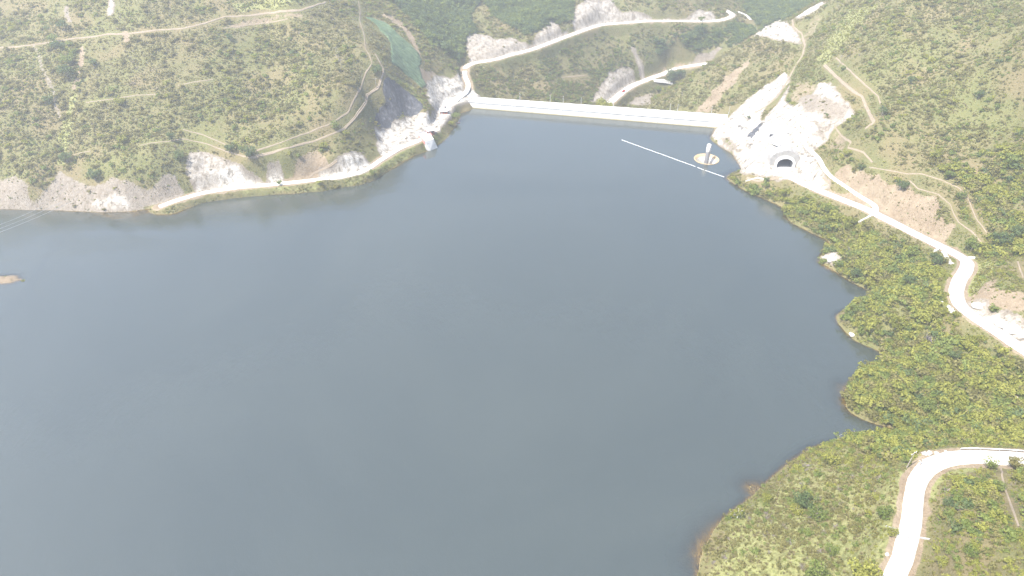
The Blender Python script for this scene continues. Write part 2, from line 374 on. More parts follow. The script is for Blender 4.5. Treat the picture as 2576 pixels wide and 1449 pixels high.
# right abutment: big sprayed and bolted cut around the tunnel
poly_mask(ROCK, [(1788,345),(1800,322),(1822,312),(1840,288),(1880,250),(1930,212),(1975,182),(1990,200),(1978,240),(1976,258),(1998,268),(2014,256),(2040,240),(2058,212),(2080,206),(2100,218),(2112,240),(2135,262),(2150,290),(2128,303),(2098,322),(2068,365),(2044,380),(2052,410),(2075,440),(2090,470),(2040,475),(1990,455),(1940,447),(1890,440),(1862,436),(1856,408),(1840,385),(1812,368)], 1.0, 1, 1)
poly_mask(ROCK, [(2010,262),(2018,240),(2045,238),(2075,245),(2110,255),(2140,275),(2125,300),(2095,312),(2060,290),(2020,288)], 0.55, 2, 2, True)
poly_mask(ROCK, [(2035,300),(2090,318),(2070,352),(2050,345),(2062,325)], 0.6, 2, 2, True)
poly_mask(ROCK, [(1925,268),(1950,250),(1990,200),(1985,215),(1955,262),(1925,295),(1918,312),(1912,300)], 0.0, 1, 1, True)
poly_mask(ROCK, [(1812,352),(1835,345),(1858,372),(1868,380),(1850,383),(1826,366)], 0.3, 1, 1, True)
poly_mask(DARK, [(1878,346),(1889,333),(1900,322),(1907,314),(1918,313),(1912,323),(1899,335),(1894,348),(1888,355),(1884,348)], 0.75, 0, 0.5)  # shadow in the cleft, painted as a dark patch on the ground
poly_mask(DARK, [(1850,318),(1866,312),(1876,322),(1872,335),(1858,330)], 0.42, 1, 2)
poly_mask(ROCK, [(1898,90),(1920,70),(1960,48),(1985,60),(2012,88),(2020,110),(1990,108),(1940,98)], 0.95)
poly_mask(ROCK, [(2000,45),(2030,25),(2065,6),(2075,10),(2045,32),(2010,52)], 0.9)
poly_mask(SOIL, [(1990,190),(2020,120),(2050,85),(2075,40),(2055,35),(2030,60),(2015,100)], 0.4)
poly_mask(SOIL, [(1980,262),(1998,205),(2030,205),(2060,210),(2035,245),(2010,258)], 0.45)
poly_mask(SOIL, [(1740,285),(1790,230),(1850,170),(1900,130),(1880,170),(1820,240),(1790,285)], 0.6, 3, 4)
poly_mask(SOIL, [(2090,440),(2130,425),(2200,440),(2290,470),(2350,500),(2385,560),(2400,600),(2330,590),(2240,545),(2170,500),(2110,465)], 0.75, 2, 4)
poly_mask(SOIL, [(2090,330),(2110,320),(2140,355),(2110,400),(2080,380)], 0.45, 2, 3)
# banks along the right road
poly_mask(GRASS, [(2440,690),(2448,660),(2500,650),(2510,665),(2500,680),(2460,725),(2425,750)], 0.9)
poly_mask(SOIL, [(2425,755),(2462,725),(2505,690),(2500,725),(2576,735),(2640,760),(2640,800),(2576,790),(2530,780),(2480,760),(2440,775)], 0.8)
poly_mask(ROCK, [(2424,775),(2440,752),(2480,745),(2500,780),(2530,778),(2560,795),(2640,830),(2640,900),(2576,858),(2510,820),(2450,790)], 0.85)
poly_mask(ROCK, [(2060,655),(2068,640),(2100,632),(2115,645),(2112,675),(2090,668)], 0.9)
poly_mask(GRASS, [(2318,1275),(2335,1210),(2370,1182),(2450,1168),(2475,1165),(2460,1180),(2390,1200),(2350,1240)], 0.8)
poly_mask(SOIL, [(2315,1340),(2318,1275),(2350,1240),(2372,1225),(2350,1290),(2325,1350)], 0.6)
poly_mask(SOIL, [(2240,1449),(2290,1449),(2305,1380),(2325,1320),(2345,1370),(2310,1449),(2300,1520)], 0.5, 2, 3)
poly_mask(SOIL, [(2262,1200),(2285,1160),(2330,1145),(2345,1150),(2300,1190),(2285,1240),(2268,1320),(2255,1350)], 0.6)
poly_mask(GRASS, [(470,505),(520,492),(640,478),(760,470),(880,455),(935,430),(985,395),(1045,365),(1050,384),(970,432),(910,463),(800,479),(640,490),(500,502)], 0.6)
poly_mask(GRASS, [(370,530),(420,510),(462,496),(468,508),(420,524)], 0.8)
poly_mask(GRASS, [(150,330),(170,250),(200,200),(225,190),(200,240),(180,330),(165,420),(140,420)], 0.55, 3, 4)
poly_mask(GRASS, [(560,10),(700,-10),(820,0),(700,22),(600,30)], 0.6, 3, 3)
poly_mask(GRASS, [(1010,195),(1040,215),(1085,290),(1075,285),(1030,235),(985,200),(960,180)], 0.7)
poly_mask(SOIL, [(560,66),(640,42),(760,30),(770,45),(690,55),(600,72)], 0.5)
# scree and slides
def streak(A, uv, width, val):
    w = hit(densify(uv, 3)); sl = window(w, 10)
    d, _ = seg_dist(GX[sl] + fbm(GX[sl], GY[sl], 5, 2) * 1.5, GY[sl], w); A[sl] = np.maximum(A[sl], val * (1 - sstep(width * 0.5, width * 1.1, d)))
streak(ROCK, [(88,116),(108,172),(132,224),(140,264),(148,296)], 2.2, 0.4)
streak(SOIL, [(208,120),(207,150),(200,185),(192,208),(186,222)], 1.8, 0.9)
streak(ROCK, [(282,-10),(280,20),(278,36)], 2.5, 0.8)
streak(ROCK, [(166,15),(170,40),(176,55)], 2.0, 0.5)
streak(SOIL, [(316,84),(320,100)], 2.5, 0.9)
# woodland and lush growth zones (they steer what grows, not the ground colour)
poly_mask(WOOD, [(880,-40),(1000,10),(1080,100),(1160,158),(1172,98),(1200,80),(1180,40),(1240,-40)], 1.0)
poly_mask(WOOD, [(1190,-60),(1240,40),(1330,90),(1400,60),(1440,50),(1440,-60)], 0.9)
poly_mask(WOOD, [(1640,95),(1800,70),(1885,60),(1900,85),(1840,120),(1760,140),(1650,130)], 0.6)
poly_mask(WOOD, [(1850,-40),(1900,0),(1870,20),(1920,80),(1990,45),(2060,0),(2060,-40)], 0.9)
poly_mask(LUSH, [(1835,450),(1900,460),(1980,480),(2130,545),(2300,640),(2380,700),(2390,780),(2450,850),(2640,950),(2640,1130),(2300,1140),(2270,1180),(2090,1090),(2130,960),(2220,890),(2100,800),(2196,737),(2060,655),(2085,606),(1970,540)], 1.0)
poly_mask(LUSH, [(2400,620),(2480,640),(2576,650),(2640,520),(2640,280),(2520,360),(2350,420),(2420,500)], 0.7)
poly_mask(LUSH, [(140,110),(190,110),(205,220),(180,215)], 0.9)
poly_mask(ROCK, [(2078,480),(2092,470),(2064,462)], 0.5)
poly_mask(WOOD, [(1195,165),(1300,140),(1400,115),(1480,85),(1580,65),(1720,58),(1850,60),(1890,70),(1840,118),(1760,150),(1690,165),(1640,190),(1560,225),(1530,255),(1480,258),(1300,240),(1210,225)], 0.32)
poly_mask(GRASS, [(1790,1385),(1850,1300),(1920,1240),(2050,1135),(2120,1120),(2270,1170),(2262,1260),(2240,1449),(2240,1560),(1700,1560),(1770,1449)], 0.44, 3, 5)
poly_mask(GRASS, [(2130,20),(2220,5),(2140,95),(2070,175),(2045,150)], 0.48, 3, 4)
poly_mask(SOIL, [(2230,120),(2330,60),(2420,90),(2380,190),(2280,230)], 0.30, 3, 6)
poly_mask(SOIL, [(520,160),(640,120),(700,170),(640,230),(540,220)], 0.28, 3, 6)
poly_mask(LUSH, [(2350,1250),(2480,1190),(2640,1170),(2640,1520),(2320,1520)], 0.5, 3, 4)
# grooves where the rock shows
rr = np.abs(fbm(GX, GY, 9, 4)) ; rk = np.clip(ROCK + DARK * 0.8, 0, 1)
Z = Z + rk * ((0.35 - rr) * 3.0 + fbm(GX + 40, GY, 3.2, 2) * 0.5) * np.clip(zb / 3.0, 0, 1)

# roads: cut and fill
ROADS = {}
def carve(uvz, half, shoulder=7.0, z_override=None):
    w = smooth_line([P(*q) for q in uvz], 2.5)
    sl = window(w, half + shoulder + 3); d, zr = seg_dist(GX[sl], GY[sl], w)
    k = 1 - sstep(half + 0.9, half + shoulder, d)
    Z[sl] = Z[sl] * (1 - k) + (zr - 0.22 * (1 - sstep(half * 0.6, half + 1.5, d)) - 0.05) * k
    near = 1 - sstep(half + 0.2, half + 2.6, d + fbm(GX[sl], GY[sl], 4, 2) * 0.9)
    BARE[sl] = np.maximum(BARE[sl], near); SOIL[sl] = np.maximum(SOIL[sl], near * 0.85 * (1 - np.clip(ROCK[sl], 0, 1)))
    return w
RL = carve(ROAD_L, 2.8, 5); RU = carve(ROAD_UP, 2.7, 5); RG = carve(ROAD_GORGE, 3.4, 5); RR_ = carve(ROAD_R, 3.1, 7); RN = carve(ROAD_N, 2.9, 8)
ROAD_B = [(2036,372),(2044,381),(2058,402),(2076,420),(2090,444),(2122,466),(2160,490),(2200,515),(2224,532)]
wb = hit(ROAD_B); wb[-1] = RR_[np.argmin(np.hypot(RR_[:, 0] - wb[-1][0], RR_[:, 1] - wb[-1][1]))]
RB = smooth_line(wb, 2.0)
RB[:, 2] = np.convolve(np.pad(RB[:, 2], 6, mode='edge'), np.ones(13) / 13, 'valid')
sl = window(RB, 8); d, zr = seg_dist(GX[sl], GY[sl], RB); k = 1 - sstep(1.9, 4.5, d)
kk = k * (1 - (1 - sstep(3.2, 6, seg_dist(GX[sl], GY[sl], RR_)[0])))
Z[sl] = Z[sl] * (1 - kk) + (zr - 0.25) * kk; BARE[sl] = np.maximum(BARE[sl], 1 - sstep(1.6, 3, d))
# yard in front of the tunnel and the flat at the left abutment
def level(uvpoly, z, ramp_w=4.0, val=1.0):
    q = np.array([P(u, v, z) for (u, v) in list(uvpoly) + [uvpoly[0]]]); sl = window(q, 10)
    m = inside(GX[sl], GY[sl], q[:-1]); d, _ = seg_dist(GX[sl], GY[sl], q)
    k = np.where(m, 1.0, 1 - sstep(0, ramp_w, d)); Z[sl] = Z[sl] * (1 - k) + (z * K - 0.02) * k
    BARE[sl] = np.maximum(BARE[sl], k); ROCK[sl] = np.maximum(ROCK[sl], k * val); return q
level([(1940,430),(1958,421),(1990,420),(2010,432),(2000,452),(1960,446)], 8.0, 3.0)
level([(1098,318),(1104,300),(1112,275),(1124,250),(1146,240),(1160,250),(1136,268),(1130,290),(1110,312)], 4.3, 3.0)
level([(1126,250),(1150,238),(1178,228),(1204,238),(1180,248),(1140,262),(1131,276)], 4.25, 5.0)
poly_mask(ROCK, [(1072,335),(1084,300),(1092,270),(1115,235),(1160,225),(1182,228),(1200,240),(1136,266),(1131,290),(1110,325),(1090,338)], 1.0, 1, 1)
poly_mask(BARE, [(1084,325),(1090,280),(1115,240),(1160,225),(1190,235),(1136,266),(1131,290),(1110,318)], 0.9, 1, 1)
# the rocky promontory right of the dam end
# low spit at the far left of the lake, and the drowned sand bar by the rock foot
def ridge(uv, top, half):
    w = np.array([P(u, v, 0) for (u, v) in uv]); sl = window(w, 30); d, _ = seg_dist(GX[sl], GY[sl], w)
    taper = np.array([p for p in w])
    z = top - np.abs(top) * 0 - (d / half) ** 1.3 * 1.2 + fbm(GX[sl], GY[sl], 4, 3) * 0.5
    Z[sl] = np.where(d < half * 6, np.maximum(Z[sl], z), Z[sl]); return sl, d
sl, d = ridge([(-160,712),(-60,708),(0,704),(28,702)], 1.7, 2.6)
SOIL[sl] = np.maximum(SOIL[sl], 1 - sstep(4, 9, d))
ridge([(52,703),(30,702)], 0.4, 1.6)
ridge([(235,536),(290,548),(330,545),(380,530),(420,518)], -0.25, 1.6)
ridge([(260,537),(300,538),(350,534),(390,526)], -0.6, 6)
ridge([(1890,1226),(1912,1228)], -0.02, 5.0)
ridge([(1808,1322),(1782,1352),(1768,1385),(1760,1420)], -0.22, 5.5)
ridge([(2126,975),(2126,1000),(2130,1020)], -0.05, 4.2)
ridge([(1838,443),(1862,434)], -0.05, 4.5); ridge([(1975,1172),(2040,1128)], -0.2, 2.2); ridge([(1978,525),(1975,550)], -0.2, 2.0); ridge([(2060,655),(2072,668),(2095,682)], -0.15, 2.5)
# ------------------------------------------------------------------ materials of the ground
def ground_mat():
    m, nt = new_mat('hillside_ground'); pos = wpos(nt)
    at = nt.nodes.new('ShaderNodeAttribute'); at.attribute_name = 'cover'
    at2 = nt.nodes.new('ShaderNodeAttribute'); at2.attribute_name = 'growth'
    sep = nt.nodes.new('ShaderNodeSeparateColor'); nt.links.new(at.outputs['Color'], sep.inputs[0])
    sep2 = nt.nodes.new('ShaderNodeSeparateColor'); nt.links.new(at2.outputs['Color'], sep2.inputs[0])
    big = noise(nt, pos, 0.02, 4); mid = noise(nt, pos, 0.11, 5, 0.6); fine = noise(nt, pos, 0.9, 5, 0.65)
    g1 = ramp(nt, mid, [(0.3, (0.080, 0.088, 0.030)), (0.5, (0.145, 0.132, 0.060)), (0.7, (0.21, 0.168, 0.090))])
    g2 = ramp(nt, fine, [(0.25, (0.066, 0.070, 0.025)), (0.5, (0.140, 0.130, 0.056)), (0.75, (0.24, 0.205, 0.105))])
    col = mix(nt, 0.55, g1, g2)
    col = mix(nt, mathn(nt, 'MULTIPLY', ramp(nt, big, [(0.4, (0, 0, 0)), (0.62, (1, 1, 1))]), 0.45), col, (0.14, 0.155, 0.05))
    dryf = ramp(nt, noise(nt, pos, 0.035, 5, 0.6), [(0.48, (0, 0, 0)), (0.62, (1, 1, 1))])
    col = mix(nt, mathn(nt, 'MULTIPLY', dryf, 0.55), col, (0.20, 0.15, 0.085))
    def edge(ch, jit=0.55, lo=0.30, hi=0.52):
        a = mathn(nt, 'ADD', ch, mathn(nt, 'MULTIPLY', mathn(nt, 'SUBTRACT', noise(nt, pos, 0.45, 6, 0.62), 0.5), jit))
        r = nt.nodes.new('ShaderNodeMapRange'); r.inputs[1].default_value = lo; r.inputs[2].default_value = hi
        r.interpolation_type = 'SMOOTHSTEP'; nt.links.new(a, r.inputs[0]); return r.outputs[0]
    grass = ramp(nt, fine, [(0.3, (0.15, 0.165, 0.055)), (0.7, (0.29, 0.285, 0.12))])
    col = mix(nt, mathn(nt, 'MULTIPLY', edge(sep2.outputs[0]), 0.85), col, grass)
    soil = mix(nt, 0.5, ramp(nt, fine, [(0.3, (0.15, 0.112, 0.07)), (0.7, (0.32, 0.255, 0.175))]), ramp(nt, mid, [(0.35, (0.18, 0.132, 0.088)), (0.65, (0.31, 0.25, 0.175))]))
    col = mix(nt, edge(sep.outputs[2]), col, soil)
    # pale rock with cracks and stains
    vor = nt.nodes.new('ShaderNodeTexVoronoi'); vor.feature = 'DISTANCE_TO_EDGE'; vor.inputs['Scale'].default_value = 0.22
    nd = nt.nodes.new('ShaderNodeTexNoise'); nd.inputs['Scale'].default_value = 0.3; nd.inputs['Detail'].default_value = 5; nt.links.new(pos, nd.inputs['Vector'])
    add = nt.nodes.new('ShaderNodeVectorMath'); add.operation = 'MULTIPLY_ADD'; nt.links.new(nd.outputs['Color'], add.inputs[0]); add.inputs[1].default_value = (5, 5, 5); nt.links.new(pos, add.inputs[2])
    nt.links.new(add.outputs[0], vor.inputs['Vector'])
    crack = ramp(nt, vor.outputs['Distance'], [(0.0, (0.4, 0.4, 0.4)), (0.06, (1, 1, 1))])
    st = nt.nodes.new('ShaderNodeMapping'); st.inputs['Scale'].default_value = (0.35, 0.35, 0.07); nt.links.new(pos, st.inputs['Vector'])
    stain = noise(nt, st.outputs[0], 1.0, 6, 0.65)
    rk = ramp(nt, stain, [(0.30, (0.08, 0.075, 0.07)), (0.39, (0.21, 0.185, 0.15)), (0.46, (0.36, 0.325, 0.27)), (0.57, (0.50, 0.465, 0.41)), (0.75, (0.57, 0.545, 0.495))])
    rk = mix(nt, 0.75, rk, crack, 'MULTIPLY')
    dull = ramp(nt, fine, [(0.3, (0.14, 0.114, 0.086)), (0.7, (0.25, 0.21, 0.163))])
    rr = nt.nodes.new('ShaderNodeMapRange'); rr.inputs[1].default_value = 0.55; rr.inputs[2].default_value = 1.0; nt.links.new(sep.outputs[0], rr.inputs[0])
    rk = mix(nt, rr.outputs[0], mix(nt, 0.85, rk, dull), rk)
    col = mix(nt, edge(sep.outputs[0], 0.6, 0.27, 0.45), col, rk)
    dk = ramp(nt, noise(nt, st.outputs[0], 1.6, 6, 0.7), [(0.3, (0.035, 0.037, 0.042)), (0.55, (0.085, 0.088, 0.095)), (0.75, (0.24, 0.235, 0.23))])
    col = mix(nt, edge(sep.outputs[1], 0.35, 0.35, 0.5), col, dk)
    # wet, algae-brown band at and under the waterline
    sx = nt.nodes.new('ShaderNodeSeparateXYZ'); nt.links.new(pos, sx.inputs[0])
    wet = nt.nodes.new('ShaderNodeMapRange'); wet.inputs[1].default_value = 0.15; wet.inputs[2].default_value = -0.15; wet.interpolation_type = 'SMOOTHSTEP'; nt.links.new(sx.outputs[2], wet.inputs[0])
    col = mix(nt, mathn(nt, 'MULTIPLY', mathn(nt, 'MULTIPLY', wet.outputs[0], sep2.outputs[2]), 0.7), col, ramp(nt, mid, [(0.3, (0.38, 0.26, 0.10)), (0.7, (0.58, 0.43, 0.20))]))
    h = mathn(nt, 'ADD', mathn(nt, 'MULTIPLY', fine, 0.7), mathn(nt, 'MULTIPLY', noise(nt, pos, 2.2, 4), 0.5))
    out_surf(nt, principled(nt, col, 0.95, bump(nt, h, 0.9, 0.9), 0, 0.1)); return m
M = {'ground': ground_mat()}
def concrete(name, a, b, scale=0.35, bstr=0.15):
    m, nt = new_mat(name); pos = wpos(nt)
    f = mix(nt, 0.5, ramp(nt, noise(nt, pos, scale, 6, 0.65), [(0.3, a), (0.7, b)]), ramp(nt, noise(nt, pos, scale * 9, 4), [(0.3, a), (0.7, b)]))
    out_surf(nt, principled(nt, f, 0.85, bump(nt, noise(nt, pos, 3, 4), bstr, 0.1), 0, 0.25)); return m
M['road'] = concrete('dusty_gravel_road', (0.52, 0.49, 0.44), (0.68, 0.66, 0.62))
M['conc'] = concrete('pale_concrete', (0.50, 0.48, 0.45), (0.66, 0.65, 0.62))
M['conc_grey'] = concrete('grey_concrete', (0.30, 0.29, 0.28), (0.42, 0.41, 0.39))
M['path'] = concrete('worn_earth_path', (0.18, 0.14, 0.092), (0.29, 0.237, 0.175))
M['dust'] = concrete('tyre_worn_gravel', (0.30, 0.285, 0.28), (0.38, 0.36, 0.35))

# ------------------------------------------------------------------ tunnel place (needed before the sheet is cut)
TUN = P(1971, 419.5, 8.0); TDIR = np.array([0.16, 0.987]); TDIR /= np.linalg.norm(TDIR); TSIDE = np.array([TDIR[1], -TDIR[0]])
SPW = P(1777.5, 400.5, 0.0)
# ------------------------------------------------------------------ ground sheet
def grid_faces(ny, nx):
    i = np.arange(ny * nx).reshape(ny, nx)
    return np.stack([i[:-1, :-1], i[:-1, 1:], i[1:, 1:], i[1:, :-1]], -1).reshape(-1, 4)
LAKESIDE = ((GX - DA[0]) * -(DB - DA)[1] + (GY - DA[1]) * (DB - DA)[0] < 0).astype(float)
# excavation for the funnel shaft under water
ds = np.hypot(GX - SPW[0], GY - SPW[1]); Z = np.where(ds < 14, np.minimum(Z, -12), Z)
tf = grid_faces(len(gy), len(gx))
cx = GX.ravel()[tf].mean(1) - TUN[0]; cy = GY.ravel()[tf].mean(1) - TUN[1]; cz = Z.ravel()[tf].mean(1)
al = cx * TDIR[0] + cy * TDIR[1]; sd = cx * TSIDE[0] + cy * TSIDE[1]
keep = ~((al > -1.0) & (al < 26) & (np.abs(sd) < 5.3) & (cz < TUN[2] + 8.2) & (cz > TUN[2] - 3))
ter_me = np_mesh('terrain', np.stack([GX.ravel(), GY.ravel(), Z.ravel()], 1), tf[keep], M['ground'])
a = ter_me.attributes.new('cover', 'FLOAT_COLOR', 'POINT')
a.data.foreach_set('color', np.stack([ROCK, DARK, SOIL, np.ones_like(Z)], -1).astype(np.float32).ravel())
a = ter_me.attributes.new('growth', 'FLOAT_COLOR', 'POINT')
a.data.foreach_set('color', np.stack([GRASS, WOOD, LAKESIDE, np.ones_like(Z)], -1).astype(np.float32).ravel())
terrain = bpy.data.objects.new('terrain', ter_me); COL.objects.link(terrain); tag(terrain, kind='structure')

# ------------------------------------------------------------------ lake water
def water_mat():
    m, nt = new_mat('lake_water'); pos = wpos(nt)
    at = nt.nodes.new('ShaderNodeAttribute'); at.attribute_name = 'depth'
    op = mathn(nt, 'SUBTRACT', 1.0, mathn(nt, 'POWER', 2.718, mathn(nt, 'MULTIPLY', mathn(nt, 'MAXIMUM', mathn(nt, 'SUBTRACT', at.outputs['Fac'], 0.25), 0.0), -1.3)), True)
    deep = nt.nodes.new('ShaderNodeBsdfDiffuse'); nt.links.new(ramp(nt, noise(nt, pos, 0.006, 5, 0.6, 0.8), [(0.3, (0.034, 0.043, 0.038)), (0.7, (0.048, 0.057, 0.049))]), deep.inputs['Color'])
    tr = nt.nodes.new('ShaderNodeBsdfTransparent'); tr.inputs['Color'].default_value = (0.95, 0.90, 0.74, 1)
    body = nt.nodes.new('ShaderNodeMixShader'); nt.links.new(op, body.inputs[0]); nt.links.new(tr.outputs[0], body.inputs[1]); nt.links.new(deep.outputs[0], body.inputs[2])
    # ripples, with calmer lanes
    mp = nt.nodes.new('ShaderNodeMapping'); mp.inputs['Rotation'].default_value = (0, 0, 0.5); mp.inputs['Scale'].default_value = (1.0, 0.55, 1.0); nt.links.new(pos, mp.inputs['Vector'])
    lanes = nt.nodes.new('ShaderNodeMapping'); lanes.inputs['Rotation'].default_value = (0, 0, -0.25); lanes.inputs['Scale'].default_value = (0.010, 0.035, 1.0); nt.links.new(pos, lanes.inputs['Vector'])
    lane = ramp(nt, noise(nt, lanes.outputs[0], 1.0, 4, 0.6, 0.6), [(0.35, (0.35, 0.35, 0.35)), (0.65, (1, 1, 1))])
    h = mathn(nt, 'ADD', noise(nt, mp.outputs[0], 0.55, 3, 0.6), mathn(nt, 'MULTIPLY', noise(nt, mp.outputs[0], 2.2, 2, 0.6), 0.35))
    b = nt.nodes.new('ShaderNodeBump'); b.inputs['Distance'].default_value = 0.13; nt.links.new(h, b.inputs['Height']); nt.links.new(lane, b.inputs['Strength'])
    gl = nt.nodes.new('ShaderNodeBsdfGlossy'); gl.inputs['Roughness'].default_value = 0.06; nt.links.new(b.outputs[0], gl.inputs['Normal'])
    gl.inputs['Color'].default_value = (1.0, 0.98, 0.945, 1)
    fr = nt.nodes.new('ShaderNodeFresnel'); fr.inputs['IOR'].default_value = 1.9; nt.links.new(b.outputs[0], fr.inputs['Normal'])
    s = nt.nodes.new('ShaderNodeMixShader'); nt.links.new(fr.outputs[0], s.inputs[0]); nt.links.new(body.outputs[0], s.inputs[1]); nt.links.new(gl.outputs[0], s.inputs[2])
    out_surf(nt, s.outputs[0]); return m
M['water'] = water_mat()
HS = 12.0
wx = np.concatenate([np.linspace(-1100, -420, 18)[:-1], np.arange(-420, SPW[0] - HS - 1, 2.2), np.linspace(SPW[0] - HS, SPW[0] + HS, 11), np.arange(SPW[0] + HS + 2.2, 215, 2.2)])
wy = np.concatenate([np.linspace(-700, 60, 18)[:-1], np.arange(60, SPW[1] - HS - 1, 2.2), np.linspace(SPW[1] - HS, SPW[1] + HS, 11), np.arange(SPW[1] + HS + 2.2, 585, 2.2)])
WX, WY = np.meshgrid(wx, wy)
wdep = np.maximum(-height(WX.ravel(), WY.ravel()), 0)
wv = np.stack([WX.ravel(), WY.ravel(), np.zeros(WX.size)], 1); wf = grid_faces(len(wy), len(wx))
c = wv[wf].mean(1); dn = np.array([-(DB - DA)[1], (DB - DA)[0]]); dn /= np.hypot(*dn)
up = (c[:, 0] - DA[0]) * dn[0] + (c[:, 1] - DA[1]) * dn[1] < 5.0
hole = (np.abs(c[:, 0] - SPW[0]) < HS) & (np.abs(c[:, 1] - SPW[1]) < HS)
drowned = height(c[:, 0], c[:, 1]) < 4.0
wf = wf[up & ~hole & drowned]
# patch between the square hole and the round rim
ring = [(SPW[0] - HS + 2 * HS * k / 10, SPW[1] - HS) for k in range(10)] + [(SPW[0] + HS, SPW[1] - HS + 2 * HS * k / 10) for k in range(10)] + \
       [(SPW[0] + HS - 2 * HS * k / 10, SPW[1] + HS) for k in range(10)] + [(SPW[0] - HS, SPW[1] + HS - 2 * HS * k / 10) for k in range(10)]
n0 = len(wv); inner = []
for (x, y) in ring:
    w = math.atan2(y - SPW[1], x - SPW[0]); inner.append((SPW[0] + 8.55 * math.cos(w), SPW[1] + 8.55 * math.sin(w), 0))
wv = np.vstack([wv, np.array([(x, y, 0) for x, y in ring]), np.array(inner)])
wf = np.vstack([wf, np.array([(n0 + k, n0 + (k + 1) % 40, n0 + 40 + (k + 1) % 40, n0 + 40 + k) for k in range(40)])])
wme = np_mesh('water', wv, wf, M['water']); 
# the water can sit in a mesh whose vertices were dropped by validate; keep depth per vertex in step
a = wme.attributes.new('depth', 'FLOAT', 'POINT'); dd = np.concatenate([wdep, np.full(80, 12.0)])
a.data.foreach_set('value', dd.astype(np.float32)[:len(wme.vertices)])
water = bpy.data.objects.new('lake_water', wme); COL.objects.link(water); tag(water, kind='structure')

# ------------------------------------------------------------------ roads and footpaths
def ribbon(name, line, half, mat, lift=0.06, drape=False, parent=None, wob=0.0, z_from_ground=False):
    p = np.asarray(line, float); t = np.gradient(p[:, :2], axis=0); t /= np.linalg.norm(t, axis=1)[:, None] + 1e-9
    nrm = np.stack([-t[:, 1], t[:, 0]], 1); cols = [-1, -0.5, 0, 0.5, 1]; V = []
    wv_ = 1 + wob * fbm(p[:, 0], p[:, 1], 7, 3)
    wv2 = 1 + wob * fbm(p[:, 0] + 99, p[:, 1], 7, 3)
    hs = []
    for c_ in cols:
        q = p[:, :2] + nrm * (c_ * half * np.where(c_ < 0, wv_, wv2))[:, None]; hs.append(q)
    if drape:
        zz = np.stack([height(q[:, 0], q[:, 1]) for q in hs], 1); zt = np.maximum(zz, zz.mean(1, keepdims=True) - 0.25) + lift
    else: zt = np.repeat(p[:, 2:3] + lift, 5, 1)
    n = len(p); v = np.zeros((n, 5, 3))
    for k, q in enumerate(hs): v[:, k, :2] = q; v[:, k, 2] = zt[:, k]
    # skirts down into the ground so the edge has a thickness
    sk = v[:, [0, 4]].copy(); sk[:, :, 2] -= 0.7
    allv = np.concatenate([sk[:, :1], v, sk[:, 1:]], 1).reshape(-1, 3)
    me = np_mesh(name, allv, grid_faces(n, 7)[:, ::-1], mat, True)
    o = bpy.data.objects.new(name, me); COL.objects.link(o)
    if parent is not None: o.parent = parent
    return o
for nm, ln, hw in (('lakeside_road', RL, 2.0), ('upper_valley_road', RU, 2.6), ('gorge_road', RG, 3.2), ('shore_road', RR_, 3.0), ('hillside_road', RN, 2.75), ('bypass_road', RB, 1.5)):
    tag(ribbon(nm, ln, hw, M['road'], 0.05, wob=0.14), kind='structure')
def wheel_tracks(line, offs, hw_=0.38):
    p = np.asarray(line); t = np.gradient(p[:, :2], axis=0); t /= np.linalg.norm(t, axis=1)[:, None]
    for k in offs:
        q = p.copy(); q[:, :2] += np.stack([-t[:, 1], t[:, 0]], 1) * k; q[:, 2] += 0.055
        tag(ribbon('wheel_track', q, hw_, M['dust'], 0.012, wob=0.5), kind='structure')
wheel_tracks(RN, (0.75,), 0.9); wheel_tracks(RR_[60:], (-0.9, 0.9))
